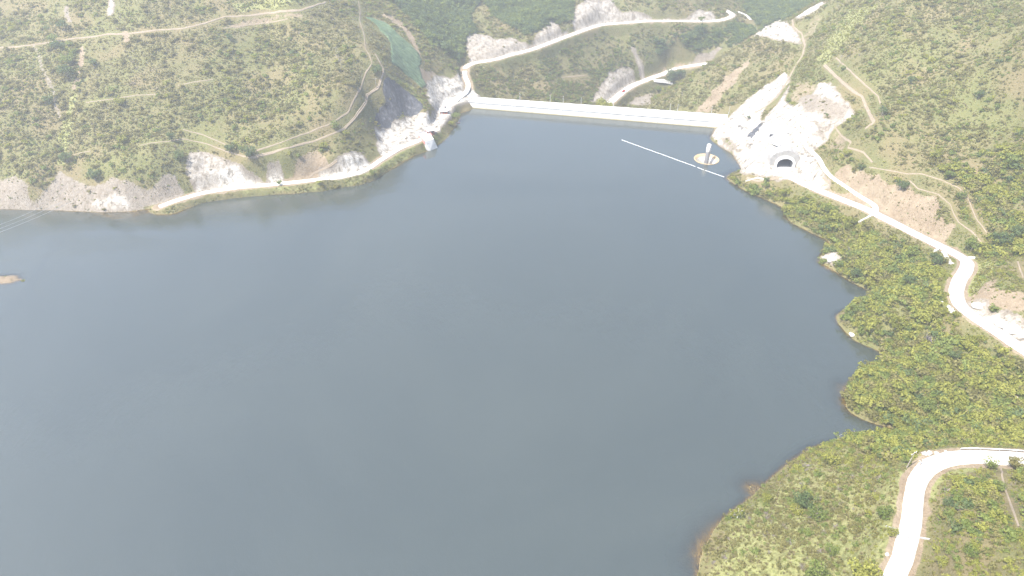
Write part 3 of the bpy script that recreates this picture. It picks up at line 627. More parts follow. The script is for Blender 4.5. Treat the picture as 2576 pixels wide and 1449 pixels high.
PATHS = [([(-60,126),(0,120),(48,118),(120,108),(180,98),(240,92),(272,86),(316,86),(348,82),(400,76),(460,72),(512,60),(560,44),(640,38),(700,30),(760,25),(820,5)], 0.8, 'track'),
 ([(560,72),(640,62),(690,55),(725,48)], 0.5, 'footpath'),
 ([(644,380),(704,360),(764,338),(836,310),(876,282),(892,248),(908,220),(920,184),(936,160),(930,140),(920,124),(916,88),(906,56),(906,24),(902,4)], 0.65, 'footpath'),
 ([(644,396),(724,372),(796,354),(864,326),(892,298),(920,260),(924,240),(952,220),(964,184),(964,172),(944,136)], 0.75, 'footpath'),
 ([(352,366),(380,360),(424,356),(460,350),(520,362),(572,382),(616,394),(644,396)], 0.55, 'footpath'),
 ([(460,326),(512,340),(568,364)], 0.45, 'footpath'), ([(216,258),(280,250),(340,240),(392,238)], 0.45, 'footpath'), ([(448,216),(480,208),(536,200)], 0.4, 'footpath'),
 ([(775,452),(790,436),(830,418),(848,405)], 0.5, 'footpath'), ([(182,390),(228,380)], 0.4, 'footpath'),
 ([(2073,164),(2098,188),(2133,220),(2169,245),(2183,277),(2197,308),(2176,324)], 0.95, 'footpath'),
 ([(2103,146),(2126,167),(2154,194),(2183,220),(2208,242),(2217,267)], 0.6, 'footpath'),
 ([(2098,316),(2115,340),(2140,359),(2133,372),(2154,377),(2172,384),(2195,409)], 0.65, 'footpath'),
 ([(2186,421),(2229,428),(2279,437),(2319,438),(2367,453),(2412,473),(2434,498),(2456,551),(2483,586)], 0.42, 'footpath'),
 ([(2288,455),(2310,475),(2359,489),(2390,515),(2399,538),(2412,560),(2448,586),(2470,613)], 0.4, 'footpath'),
 ([(1993,50),(1996,68),(2016,85),(2025,114),(2019,139),(1998,171),(1984,199)], 0.8, 'footpath'),
 ([(1984,199),(1960,235),(1935,262),(1900,285)], 0.9, 'footpath'),
 ([(2069,7),(2030,28),(2005,43)], 1.2, 'footpath'),
 ([(2560,658),(2566,678),(2574,700)], 0.5, 'footpath'),
 ([(2518,1178),(2521,1200),(2528,1230),(2540,1262),(2550,1290),(2562,1325)], 0.42, 'footpath'),
 ([(1412,195),(1440,193),(1476,189)], 0.6, 'footpath'), ([(1644,203),(1665,206),(1692,211)], 1.2, 'gravel_track'),
 ([(2040,480),(2085,462),(2070,448)], 0.5, 'footpath'), ([(1878,448),(1905,455),(1935,452),(1968,446)], 0.9, 'footpath'),
 ([(1857,30),(1875,37),(1889,50)], 2.0, 'gravel_track')]
for uv, hw, nm in PATHS:
    w = smooth_line(hit(densify(uv, 3)), 1.0); w[:, 2] = height(w[:, 0], w[:, 1])
    tag(ribbon(nm, w, hw * (1.0 if hw > 1.5 else 0.7 if hw > 0.7 else 0.5), M['road'] if hw > 1.1 else M['path'], 0.22, drape=True, wob=0.5), kind='structure')
    sl = window(w, 3); d, _ = seg_dist(GX[sl], GY[sl], w); BARE[sl] = np.maximum(BARE[sl], 1 - sstep(hw * 0.8, hw + 0.9, d))
# ------------------------------------------------------------------ structures
def proj(p):
    x, y, z = p[0], p[1], p[2] - CAMH; f = y * CP_ - z * SP_; u = y * SP_ + z * CP_
    return 1288 + FPX * x / f, 724.5 - FPX * u / f
M['stain'] = plain('ochre_stained_concrete', (0.34, 0.25, 0.14), (0.46, 0.36, 0.22), 0.8, 0.8)
M['rail'] = plain('galvanised_rail', (0.45, 0.46, 0.47), (0.55, 0.55, 0.55), 1.0, 0.5, 0.4)
M['brick'] = plain('red_brown_wall', (0.23, 0.085, 0.065), (0.30, 0.12, 0.09), 1.5)
M['redpanel'] = plain('faded_red_panel', (0.50, 0.20, 0.18), (0.56, 0.27, 0.24), 0.8)
M['white'] = plain('white_sheet_roof', (0.70, 0.70, 0.68), (0.78, 0.78, 0.77), 0.6, 0.6)
M['black'] = plain('black_plastic_and_bore_dark', (0.02, 0.021, 0.03), (0.03, 0.03, 0.04), 1.0, 0.5)  # tank and truck bed; also the painted darkness inside the tunnel
M['glass'] = plain('dark_window_glass', (0.02, 0.025, 0.03), (0.03, 0.035, 0.04), 1.0, 0.15)
M['float'] = plain('white_float_plastic', (0.72, 0.73, 0.75), (0.80, 0.80, 0.80), 2.0, 0.5)
M['wire'] = plain('grey_cable', (0.42, 0.43, 0.42), (0.50, 0.5, 0.5), 1.0, 0.5)
M['wood'] = plain('weathered_pole_wood', (0.26, 0.22, 0.18), (0.38, 0.34, 0.29), 2.0)
M['bark'] = plain('grey_bark', (0.16, 0.13, 0.10), (0.30, 0.26, 0.21), 2.0)
M['palebark'] = plain('pale_bark', (0.42, 0.40, 0.37), (0.55, 0.52, 0.48), 2.0)
M['boulder'] = concrete('pale_boulder', (0.36, 0.33, 0.29), (0.62, 0.59, 0.53), 0.8, 0.5)
M['redpaint'] = plain('red_paint', (0.42, 0.035, 0.03), (0.46, 0.05, 0.04), 1.0, 0.35)
M['cream'] = plain('boat_hull_white', (0.68, 0.66, 0.62), (0.74, 0.73, 0.70), 1.0, 0.4)
M['tower'] = concrete('weathered_grey_concrete', (0.105, 0.103, 0.106), (0.17, 0.166, 0.166))
M['shot'] = concrete('sprayed_grey_concrete', (0.22, 0.21, 0.195), (0.42, 0.40, 0.37), 0.5, 0.5)
M['tyre'] = plain('tyre_rubber', (0.02, 0.02, 0.02), (0.03, 0.03, 0.03), 1.0, 0.8)
def dam_mat():
    m, nt = new_mat('dam_concrete'); pos = wpos(nt)
    sx = nt.nodes.new('ShaderNodeSeparateXYZ'); nt.links.new(pos, sx.inputs[0])
    mp = nt.nodes.new('ShaderNodeMapping'); mp.inputs['Scale'].default_value = (0.25, 0.25, 0.04); nt.links.new(pos, mp.inputs['Vector'])
    c = ramp(nt, noise(nt, mp.outputs[0], 1.0, 6, 0.65), [(0.3, (0.58, 0.57, 0.53)), (0.65, (0.76, 0.74, 0.70))])
    r = nt.nodes.new('ShaderNodeMapRange'); r.inputs[1].default_value = 1.3; r.inputs[2].default_value = 0.5; r.interpolation_type = 'SMOOTHSTEP'
    nt.links.new(mathn(nt, 'ADD', sx.outputs[2], mathn(nt, 'MULTIPLY', noise(nt, pos, 0.4, 4), 0.5)), r.inputs[0])
    c = mix(nt, mathn(nt, 'MULTIPLY', r.outputs[0], 0.8), c, (0.46, 0.36, 0.13))
    out_surf(nt, principled(nt, c, 0.85, bump(nt, noise(nt, pos, 2, 4), 0.2, 0.1))); return m
M['dam'] = dam_mat()
EX = (DB - DA) / np.linalg.norm(DB - DA); DN = np.array([dn[0], dn[1], 0.0]); DLEN = np.linalg.norm(DB - DA)
CR = 5.5
def dpt(s, w, z):
    """point on the dam: s metres along the axis, w metres downstream of the wet face"""
    q = DA + EX * s + DN * w; return (q[0], q[1], z)
dwid = lambda s: 9.5 + 5.0 * np.clip(s / DLEN, 0, 1.1)
dam = empty('dam', dpt(DLEN / 2, 0, 0), 0, 'long pale concrete dam closing the lake between two hillsides', 'dam')
def dchild(mb, name, mat):
    o = mb.build(name, mat); o.parent = dam; o.matrix_parent_inverse = Matrix.Translation(dam.location).inverted(); return o
S0, S1 = -15.0, DLEN + 14
b = MB(); sec = lambda s: [dpt(s, 0, -46), dpt(s, 0, CR), dpt(s, dwid(s), CR), dpt(s, dwid(s) + 0.5, CR - 2.5), dpt(s, dwid(s) + 34, -46)]
ss = np.linspace(S0, S1, 24)
vv = []; ff = []
for s in ss: vv += sec(s)
for i in range(len(ss) - 1):
    for k in range(5): ff.append((i * 5 + k, i * 5 + (k + 1) % 5, (i + 1) * 5 + (k + 1) % 5, (i + 1) * 5 + k))
ff += [(4, 3, 2, 1, 0), tuple(range((len(ss) - 1) * 5, len(ss) * 5))]
b.add(vv, ff); dchild(b, 'wall', M['dam'])
def strip(name, w0, w1, z0, z1, mat, s0=S0, s1=S1, n=24, follow=False):
    b = MB(); vv = []; ff = []
    for s in np.linspace(s0, s1, n):
        o = dwid(s) if follow else 0.0
        vv += [dpt(s, o + w0, z0), dpt(s, o + w0, z1), dpt(s, o + w1, z1), dpt(s, o + w1, z0)]
    for i in range(n - 1):
        for k in range(4): ff.append((i * 4 + k, i * 4 + (k + 1) % 4, (i + 1) * 4 + (k + 1) % 4, (i + 1) * 4 + k))
    ff += [(3, 2, 1, 0), tuple(range((n - 1) * 4, n * 4))]
    b.add(vv, ff); return dchild(b, name, mat)
strip('roadway', 1.2, -0.9 + 9.5, CR, CR + 0.12, M['road'])
strip('parapet', 0.1, 0.42, CR - 0.01, CR + 0.62, M['conc_grey'], S0 + 18)
strip('coping', -0.25, 0.75, CR - 0.75, CR - 0.45, M['conc_grey'], S0 + 18, S1 - 6)
strip('kerb', -0.7, -0.3, CR - 0.01, CR + 0.45, M['conc'], S0 + 10, follow=True)
b = MB()
for s in np.arange(S0 + 19, S1 - 3, 3.0): b.box(dpt(s, 0.26, CR + 0.95), (0.16, 0.16, 0.68))
for z in (CR + 0.92, CR + 1.26): b.tube([dpt(S0 + 18, 0.26, z), dpt(S1 - 3, 0.26, z)], 0.05, 5)
dchild(b, 'railing', M['rail'])
for s in np.arange(S0 + 20, S1 - 10, 12.5): dchild(MB().box(dpt(s, -0.03, 2.6), (0.22, 0.10, 4.2), math.atan2(EX[1], EX[0])), 'construction_joint', M['conc_grey'])
# lamp posts on the downstream edge
def edge_at(u):
    s = np.linspace(S0, S1, 800); pr = [proj(dpt(q, dwid(q) - 0.5, CR))[0] for q in s]; return s[int(np.argmin(np.abs(np.array(pr) - u)))]
def lamp_post(h):
    e = empty('lamp_post', (0, 0, 0))
    MB().tube([(0, 0, 0), (0, 0, h * 0.6), (0, 0, h)], [0.17, 0.13, 0.10], 8).build('pole', M['rail'], e)
    MB().tube([(0, 0, h), (0, -0.5, h + 0.25), (0, -1.3, h + 0.3)], 0.07, 6).build('arm', M['rail'], e)
    MB().box((0, -1.55, h + 0.27), (0.34, 0.75, 0.16), 0, 0.8).build('lamp_head', M['conc_grey'], e)
    MB().box((0, 0, 0.15), (0.6, 0.6, 0.3)).build('base', M['conc'], e)
    return e
def copy_tree(o, parent=None):
    c = o.copy(); COL.objects.link(c)
    if parent is not None: c.parent = parent; c.matrix_parent_inverse = o.matrix_parent_inverse.copy()
    for ch in list(o.children): copy_tree(ch, c)
    return c
lp = lamp_post(6.2); LAMPS = [(1307.6, 'nearest the left end of the dam'), (1384, 'second from the left along the dam crest'), (1416.7, 'third from the left along the dam crest'), (1462, 'left of the round green tree behind the dam'), (1542, 'just right of the round green tree behind the dam'), (1684.5, 'left one of the close pair on the dam crest'), (1704, 'right one of the close pair on the dam crest'), (1789.4, 'second from the right end of the dam'), (1832, 'tall one at the right end of the dam')]
for i, (u, t) in enumerate(LAMPS):
    o = lp if i == 0 else copy_tree(lp); s = edge_at(u); o.location = dpt(s, dwid(s) - 0.5, CR + 0.002); o.rotation_euler.z = math.atan2(EX[1], EX[0])
    o.scale = (1, 1, 1.2 if u > 1800 else 1.0)
    tag(o, 'thin grey street lamp, ' + t, 'street lamp', 'lamp posts along the dam crest')

# funnel spillway with its shaft tower
sp = empty('spillway_intake', (SPW[0], SPW[1], 0), 0, 'round funnel spillway with ochre rim and a slim tower standing in it', 'spillway')
def streaked():
    m, nt = new_mat('streaked_concrete'); tc = nt.nodes.new('ShaderNodeTexCoord'); sx = nt.nodes.new('ShaderNodeSeparateXYZ'); nt.links.new(tc.outputs['Object'], sx.inputs[0])
    a = mathn(nt, 'MULTIPLY', mathn(nt, 'ARCTAN2', sx.outputs[1], sx.outputs[0]), 7.0); cb = nt.nodes.new('ShaderNodeCombineXYZ'); nt.links.new(a, cb.inputs[0]); nt.links.new(mathn(nt, 'MULTIPLY', sx.outputs[2], 0.25), cb.inputs[1])
    c = ramp(nt, noise(nt, cb.outputs[0], 1.0, 4, 0.6), [(0.35, (0.40, 0.35, 0.28)), (0.6, (0.66, 0.63, 0.57))])
    r = nt.nodes.new('ShaderNodeMapRange'); r.inputs[1].default_value = -1.9; r.inputs[2].default_value = -0.6; r.interpolation_type = 'SMOOTHSTEP'; nt.links.new(mathn(nt, 'ADD', sx.outputs[2], mathn(nt, 'MULTIPLY', mathn(nt, 'SUBTRACT', noise(nt, cb.outputs[0], 2.0, 3), 0.5), 1.6)), r.inputs[0])
    c = mix(nt, r.outputs[0], c, (0.44, 0.32, 0.18)); out_surf(nt, principled(nt, c, 0.8)); return m
M['funnel'] = streaked()
MB().lathe([(8.5, -8), (8.5, 0.20), (8.15, 0.22), (7.6, -0.25), (6.9, -1.0), (6.2, -2.0), (5.5, -3.3), (4.9, -5), (4.5, -8), (4.4, -16), (0.1, -16)], 64).build('funnel', M['funnel'], sp, True)
MB().lathe([(8.75, -0.6), (8.75, 0.30), (8.62, 0.42), (8.38, 0.42), (8.26, 0.30), (8.26, 0.1)], 64).build('rim', M['stain'], sp, True)
MB().lathe([(1.45, -15.5), (1.4, 6.0), (1.32, 6.02), (1.32, 6.0)], 28).build('tower', M['tower'], sp, True)
tt = MB().lathe([(1.36, 6.0), (1.36, 11.2), (1.14, 11.2), (1.14, 8.0), (0.02, 8.0)], 28).build('tower_head', M['conc'], sp, True)
MB().tube([(1.75, 0.1, -6), (1.75, 0.1, 10.3)], 0.22, 8).build('vent_pipe', M['rail'], sp)
b = MB()
for z in np.arange(-2, 10.4, 0.8): b.box((1.6, 0.45, z), (0.5, 0.5, 0.06))
b.tube([(1.85, 0.68, -3), (1.85, 0.68, 10.8)], 0.05, 5); b.tube([(1.4, 0.72, -3), (1.4, 0.72, 10.8)], 0.05, 5)
b.build('ladder', M['rail'], sp)

# floating debris boom
def boom(u0, v0, u1, v1, lab):
    a, c = P(u0, v0), P(u1, v1); L = np.linalg.norm(c - a); d = (c - a) / L; e = empty('floating_boom', a, math.atan2(d[1], d[0]), lab, 'boom', 'floating boom sections')
    n = max(2, int(round(L / 2.0))); n = min(n, 98); st = L / n
    MB().tube([(0, 0, 0.12), (L, 0, 0.12)], 0.07, 5).build('cable', M['wire'], e)
    f0 = None
    for k in range(n):
        if f0 is None:
            q = MB().lathe([(0.02, -0.92), (0.12, -0.90), (0.16, -0.75), (0.16, 0.75), (0.12, 0.90), (0.02, 0.92)], 10)
            f0 = q.build('float', M['float'], e, True); f0.rotation_euler = (0, math.pi / 2, 0); o = f0; 
        else:
            o = f0.copy(); COL.objects.link(o)
        o.scale = (1, 1, st / 1.92); o.location = ((k + 0.5) * st, random.uniform(-0.12, 0.12), 0.1)
boom(1563.6, 352, 1749.5, 419.3, 'long white floating boom, the section reaching far out into the lake')
boom(1754, 421.2, 1770.8, 427.6, 'short white floating boom, the middle section between two gaps')
boom(1773.6, 428.7, 1822, 445.6, 'white floating boom, the section tied to the leafy right shore')

# tunnel portal
TDIR = np.array([0.16, 0.987]); TDIR /= np.linalg.norm(TDIR); TSIDE = np.array([TDIR[1], -TDIR[0]]); TRZ = math.atan2(TDIR[1], TDIR[0]) - math.pi / 2
tp = empty('tunnel_portal', TUN, TRZ, 'dark arched road tunnel mouth with pale concrete collar in the white rock cut', 'tunnel')
def arch(hw, wall, top, n=14):
    pts = [(-hw, 0), (-hw, wall)]
    for k in range(1, n): w = math.pi - math.pi * k / n; pts.append((hw * math.cos(w), wall + (top - wall) * math.sin(w)))
    return pts + [(hw, wall), (hw, 0)]
def band(inner, outer, y0, y1, jag=0.0):
    b = MB(); n = len(inner); v = []; f = []
    for y in (y0, y1):
        for (x, z) in inner: v.append((x, y, z))
        for (x, z) in outer: v.append((x * (1 + random.uniform(-jag, jag)), y + random.uniform(-jag, jag) * 3, z * (1 + random.uniform(-jag, jag))))
    for i in range(n - 1):
        a0, a1, b0, b1 = i, i + 1, n + i, n + i + 1; o = 2 * n
        f += [(a0, a1, b1, b0), (o + a0, o + b0, o + b1, o + a1), (a0, o + a0, o + a1, a1), (b0, b1, o + b1, o + b0)]
    return b.add(v, f)
tp.scale = (1.14, 1.0, 1.14)
I = arch(4.3, 2.7, 5.9); 
band(I, arch(5.5, 3.0, 7.2), -2.6, 0.6).build('collar', M['conc'], tp)
band(arch(5.5, 3.0, 7.2), arch(8.4, 4.0, 10.2), -1.2, 7, 0.05).build('headwall', M['shot'], tp)
band(arch(4.35, 2.72, 5.95), arch(4.7, 3.0, 6.4), 0.6, 36).build('lining', M['conc_grey'], tp)
mesh_obj('bore_dark_sheet', [(-4.6, 35.5, 0), (4.6, 35.5, 0), (4.6, 35.5, 6.4), (-4.6, 35.5, 6.4)], [(0, 1, 2, 3)], M['black'], tp)  # black sheet across the bore, paints the darkness deep in the tunnel
mesh_obj('roadway', [(-4.3, -6, 0.10), (4.3, -6, 0.10), (4.3, 35.4, 0.10), (-4.3, 35.4, 0.10)], [(0, 1, 2, 3)], M['conc_grey'], tp)

# sheets laid over the slopes: green netting, anchored sprayed-concrete panel
def draped(name, rows, lift, mat, nu=26, nv=22, rag=0.0):
    """rows: left and right edge survey points from top to bottom"""
    L = densify([r[0] for r in rows], 6); R = densify([r[1] for r in rows], 6); n = len(L); V = []
    uv = []
    for k in range(n):
        for j in range(nu):
            f = j / (nu - 1); uv.append(L[k] * (1 - f) + R[k] * f)
    w = hit(uv)
    e = np.zeros(len(w)); idx = np.arange(len(w)); edge = (idx % nu == 0) | (idx % nu == nu - 1)
    w[:, 0] += np.where(edge, fbm(w[:, 0], w[:, 1], 5, 3) * rag, 0); w[:, 1] += np.where(edge, fbm(w[:, 0] + 31, w[:, 1], 5, 3) * rag, 0)
    hh = [height(w[:, 0] + a, w[:, 1] + c) for a in (-1, 0, 1) for c in (-1, 0, 1)]
    w[:, 2] = np.maximum(np.mean(hh, 0), hh[4]) + lift + (np.maximum(fbm(w[:, 0], w[:, 1], 7, 3), -0.3) * 1.6 + 0.4 if rag else 0)
    w[:, 2] = np.where(edge, height(w[:, 0], w[:, 1]) + 0.05, w[:, 2])
    me = np_mesh(name, w, grid_faces(n, nu), mat, True); o = bpy.data.objects.new(name, me); COL.objects.link(o)
    sl = window(w, 3); m = inside(GX[sl], GY[sl], np.vstack([w[0:nu], w[nu - 1::nu], w[::-1][:nu], w[0::nu][::-1]])[:, :2]); BARE[sl] = np.maximum(BARE[sl], m)
    return o, w
m_, nt = new_mat('green_netting'); pos = wpos(nt); mp = nt.nodes.new('ShaderNodeMapping'); mp.inputs['Rotation'].default_value = (0, 0, 0.7); mp.inputs['Scale'].default_value = (0.12, 0.6, 0.3); nt.links.new(pos, mp.inputs['Vector'])
c = ramp(nt, noise(nt, mp.outputs[0], 1.0, 6, 0.7), [(0.28, (0.020, 0.042, 0.020)), (0.47, (0.058, 0.096, 0.044)), (0.66, (0.13, 0.175, 0.088))])
out_surf(nt, principled(nt, c, 0.7, bump(nt, noise(nt, pos, 0.5, 5), 0.8, 0.8))); M['net'] = m_
net, _ = draped('erosion_netting', [((920, 43), (945, 48)), ((944, 63), (970, 58)), ((975, 95), (1002, 85)), ((985, 120), (1030, 112)), ((984, 140), (1055, 135)), ((986, 162), (1064, 156)), ((1010, 180), (1055, 168)), ((1040, 202), (1062, 195)), ((1062, 222), (1073, 215))], 0.35, M['net'], 22, 0, 2.5)
tag(net, 'long strip of green netting laid down the scarred spur above the dam', 'netting')
pan, w = draped('sprayed_concrete_panel', [((1926, 308), (1975, 322)), ((1914, 325), (1985, 345)), ((1903, 345), (1990, 372)), ((1915, 355), (1975, 376))], 0.5, M['conc'], 16)
tag(pan, 'white sprayed concrete face studded with rows of dark anchor heads above the tunnel', 'retaining wall')
a0 = None
for r_ in range(6):
    for q in range(14):
        u = 1913 + q * 5.4 + r_ * 1.2 - 6; v = 330 + q * 1.9 + r_ * 4.4
        if r_ < 5 and q > 12: continue
        h = hit([(u, v)])[0]
        if a0 is None: a0 = MB().box((0, 0, 0), (0.8, 0.5, 0.55), 0, 0.7).build('anchor_head', M['tower'], pan); o = a0
        else: o = a0.copy(); COL.objects.link(o)
        o.location = (h[0], h[1], bil(Z, h[0], h[1]) + 0.75); o.scale = (1, 1, 1) if r_ < 4 else (1.3, 1.3, 1.3)
b = MB(); w = hit(densify([(1920, 313), (1940, 325), (1962, 332), (1985, 338)], 5)); 
b.tube([(q[0], q[1], q[2] + 0.9) for q in w], 0.28, 6); bm_ = b.build('berm_edge', M['conc_grey'], pan)

# intake structure and huts on the left bank
ZT = 4.7
T = [P(1051.5, 337.4, ZT), P(1078, 330.7, ZT), P(1091, 349.4, ZT), P(1069.5, 355.5, ZT)]; Bt = [P(1101, 372, 0), P(1083, 379, 0)]
c0 = sum(T) / 4
ins = empty('intake_structure', (c0[0], c0[1], 0), 0, 'pale concrete intake slab sloping from the road into the water, red side panels', 'intake')
def rel(p, dz=0): return (p[0] - c0[0], p[1] - c0[1], p[2] + dz)
lo = lambda p: (p[0] - c0[0], p[1] - c0[1], -3)
mesh_obj('platform', [rel(p) for p in T] + [lo(p) for p in T], [(3, 2, 1, 0), (0, 1, 5, 4), (1, 2, 6, 5), (2, 3, 7, 6), (3, 0, 4, 7)], M['conc'], ins)
bb = [Bt[0] + np.array([0, 0, 0.3]), Bt[1] + np.array([0, 0, 0.3])]
mesh_obj('ramp', [rel(T[3], -0.02), rel(T[2], -0.02), rel(bb[0]), rel(bb[1]), lo(T[3]), lo(T[2]), lo(bb[0]), lo(bb[1])], [(0, 1, 2, 3)[::-1], (3, 2, 6, 7), (1, 5, 6, 2), (0, 3, 7, 4)], M['conc'], ins)
def wallbar(name, p, q, h, th, mat, parent, z0=0.0):
    d = (q - p)[:2]; L = np.hypot(*d); n = np.array([-d[1], d[0]]) / L * th / 2
    v = []
    for zz in (z0, h):
        for s_, e_ in ((p, 1), (q, 1), (q, -1), (p, -1)): v.append((s_[0] + n[0] * e_ - c0[0], s_[1] + n[1] * e_ - c0[1], s_[2] + zz))
    return mesh_obj(name, v, [(3, 2, 1, 0), (4, 5, 6, 7), (0, 1, 5, 4), (1, 2, 6, 5), (2, 3, 7, 6), (3, 0, 4, 7)], mat, parent)
off = np.array([-0.25, -0.1, 0])
wallbar('side_panel', T[0] + off, T[3] + off, 0.25, 0.2, M['redpanel'], ins, -2.6)
wallbar('side_panel', T[1] - off, T[1] * .4 + T[2] * .6 - off, 1.0, 0.15, M['redpanel'], ins, 0)
wallbar('rail', T[0] * .97 + T[1] * .03, T[0] * .05 + T[1] * .95, 1.0, 0.08, M['rail'], ins, 0.02)
for f in (0.3, 0.62):
    p = T[3] * (1 - f) + Bt[1] * f; q = T[2] * (1 - f) + Bt[0] * f
    wallbar('guide_rail', p * 1.0, q * 1.0, 0.18, 0.25, M['conc_grey'], ins, -0.05)
def hut(name, u, v, z, size, rz, lab, wallm, cat='hut'):
    p = P(u, v, z); w, d, h = size; e = empty(name, p, rz, lab, cat)
    MB().box((0, 0, h / 2 - 0.5), (w, d, h + 1.0)).build('wall', wallm, e)
    rb = MB().add([(-w/2-.4, -d/2-.5, h-.05), (w/2+.4, -d/2-.5, h-.05), (w/2+.4, d/2+.4, h+.65), (-w/2-.4, d/2+.4, h+.65), (-w/2-.4, -d/2-.5, h+.1), (w/2+.4, -d/2-.5, h+.1), (w/2+.4, d/2+.4, h+.8), (-w/2-.4, d/2+.4, h+.8)],
        [(3, 2, 1, 0), (4, 5, 6, 7), (0, 1, 5, 4), (1, 2, 6, 5), (2, 3, 7, 6), (3, 0, 4, 7)]); rb.build('roof', M['white'], e)
    MB().box((-w * 0.28, -d / 2 - 0.02, 1.0), (0.95, 0.08, 2.0)).build('door', M['conc_grey'], e)
    f = MB().box((w * 0.18, -d / 2 - 0.02, 1.5), (1.5, 0.08, 0.9)).build('window', M['conc'], e)
    MB().box((w * 0.18, -d / 2 - 0.045, 1.5), (1.3, 0.08, 0.72)).build('pane', M['glass'], f)
    return e
g = hut('gatehouse', 1082, 334.5, 4.3, (5.4, 4.2, 2.6), 0.42, 'red-brown gatehouse with white roof beside the intake slab', M['brick'], 'gatehouse')
g = hut('site_hut', 1117, 285, 4.3, (5.6, 4.0, 2.5), 0.03, 'small white-roofed site hut with brown front near the left end of the dam', M['brick'])
q = P(1121, 282, 4.3)
e = empty('water_tank', (q[0], q[1] + 1.0, q[2] + 3.1), 0, 'black plastic water tank on the roof of the small site hut', 'water tank')
MB().lathe([(0.02, -0.45), (0.65, -0.45), (0.68, 0.3), (0.66, 0.9), (0.4, 1.15), (0.16, 1.2)], 18).build('tank', M['black'], e, True); MB().lathe([(0.2, 1.15), (0.2, 1.27), (0.02, 1.29)], 12).build('lid', M['black'], e)
MB().box((0, 0, -0.62), (1.5, 1.5, 0.36)).build('stand', M['conc_grey'], e)
# small red boat at the bank
q = P(1148.5, 309.2, 0)
e = empty('rowing_boat', (q[0] + 1.2, q[1], 0.0), 0.15, 'small red and white rowing boat pulled against the leafy bank left of the dam', 'boat')
b = MB(); secs = [(-1.5, 0.45, 0.35), (-0.8, 0.62, 0.32), (0.2, 0.62, 0.34), (1.1, 0.36, 0.45), (1.6, 0.05, 0.6)]; v = []; f = []
for (x, w_, h_) in secs: v += [(x, -w_, h_), (x, -w_ * 0.6, -0.12), (x, w_ * 0.6, -0.12), (x, w_, h_)]
for i in range(4): 
    for k in range(3): f.append((i*4+k, i*4+k+1, (i+1)*4+k+1, (i+1)*4+k))
f.append((3, 2, 1, 0)); b.add(v, f).build('hull', M['redpaint'], e)
b = MB(); b.tube([(x, -w_, h_) for x, w_, h_ in secs], 0.05, 5); b.tube([(x, w_, h_) for x, w_, h_ in secs], 0.05, 5); b.build('gunwale', M['cream'], e)
MB().box((-0.7, 0, 0.2), (0.3, 1.1, 0.05)).build('seat', M['cream'], e); MB().box((0.4, 0, 0.22), (0.3, 1.05, 0.05)).build('seat', M['cream'], e)
# pickup on the gorge road
q = RG[np.argmin([abs(proj(w)[0] - 1570) for w in RG])]; k = int(np.argmin([abs(proj(w)[0] - 1570) for w in RG])); d = RG[k + 1] - RG[k - 1]
e = empty('pickup_truck', (q[0], q[1] - 0.8, q[2] + 0.08), math.atan2(d[1], d[0]), 'dark red pickup truck on the pale gorge road below the dam', 'pickup')
bd = MB(); prof = [(-2.5, .5), (-2.5, 1.1), (-.6, 1.1), (-.45, 1.75), (.75, 1.75), (1.35, 1.12), (2.45, 1.0), (2.5, .5)]; n = len(prof)
v = [(x, -.9, z) for x, z in prof] + [(x, .9, z) for x, z in prof]
bd.add(v, [tuple(range(n)), tuple(range(2*n-1, n-1, -1))] + [(i, n+i, n+(i+1)%n, (i+1)%n) for i in range(n)]).build('body', M['redpaint'], e)
MB().box((-1.55, 0, 1.105), (1.6, 1.5, 0.04)).build('load_bed', M['black'], e)
mesh_obj('windscreen', [(.80, -.75, 1.72), (.80, .75, 1.72), (1.33, .8, 1.19), (1.33, -.8, 1.19)], [(0, 1, 2, 3)], M['glass'], e)
w0 = None
for sx_ in (-1.6, 1.55):
    for sy in (-.86, .86):
        if w0 is None: w0 = MB().lathe([(.02, -.12), (.36, -.12), (.38, 0), (.36, .12), (.02, .12)], 14).build('wheel', M['tyre'], e); w0.rotation_euler = (math.pi/2, 0, 0); o = w0
        else: o = w0.copy(); COL.objects.link(o)
        o.location = (sx_, sy, .38)

# poles, cables, walls, culverts
def power_pole(h, cross=True):
    e = empty('power_pole', (0, 0, 0)); MB().tube([(0, 0, -0.4), (0, 0, h)], [0.20, 0.12], 8).build('pole', M['wood'], e)
    if cross:
        MB().box((0, 0, h - 0.5), (2.6, 0.18, 0.18)).build('crossarm', M['wood'], e)
        b = MB()
        for x in (-1.15, 0, 1.15): b.lathe([(0.02, 0), (0.09, 0), (0.06, 0.16), (0.1, 0.18), (0.02, 0.3)], 8, (x, 0, h - 0.4 if x else h))
        b.build('insulators', M['white'], e)
    return e
pp = power_pole(7.5); first = True
for (u, v, sc_, rz, lab) in [(2280.5, 1177, 1.0, 0.5, 'wooden power pole with crossarm beside the bend of the near road'), (2313, 1171.5, 0.4, 0.2, 'short pole stub on the outer verge of the near road bend'),
        (847, 144, 0.95, 0.3, 'thin power pole on the left hillside, uppermost of three in a row'), (853, 154, 0.95, 0.3, 'thin power pole on the left hillside, middle of three in a row'), (860, 176, 1.0, 0.3, 'thin power pole on the left hillside, lowest of three in a row'),
        (947, 221, 0.95, 0.2, 'thin power pole beside the footpath above the dark rock face'), (2109, 168, 1.05, 0.1, 'thin power pole standing above the top of the straight footpath on the right hillside')]:
    o = pp if first else copy_tree(pp); first = False; h = hit([(u, v)])[0]; o.location = h; o.rotation_euler.z = rz; o.scale = (1, 1, sc_)
    tag(o, lab, 'power pole', 'power poles')
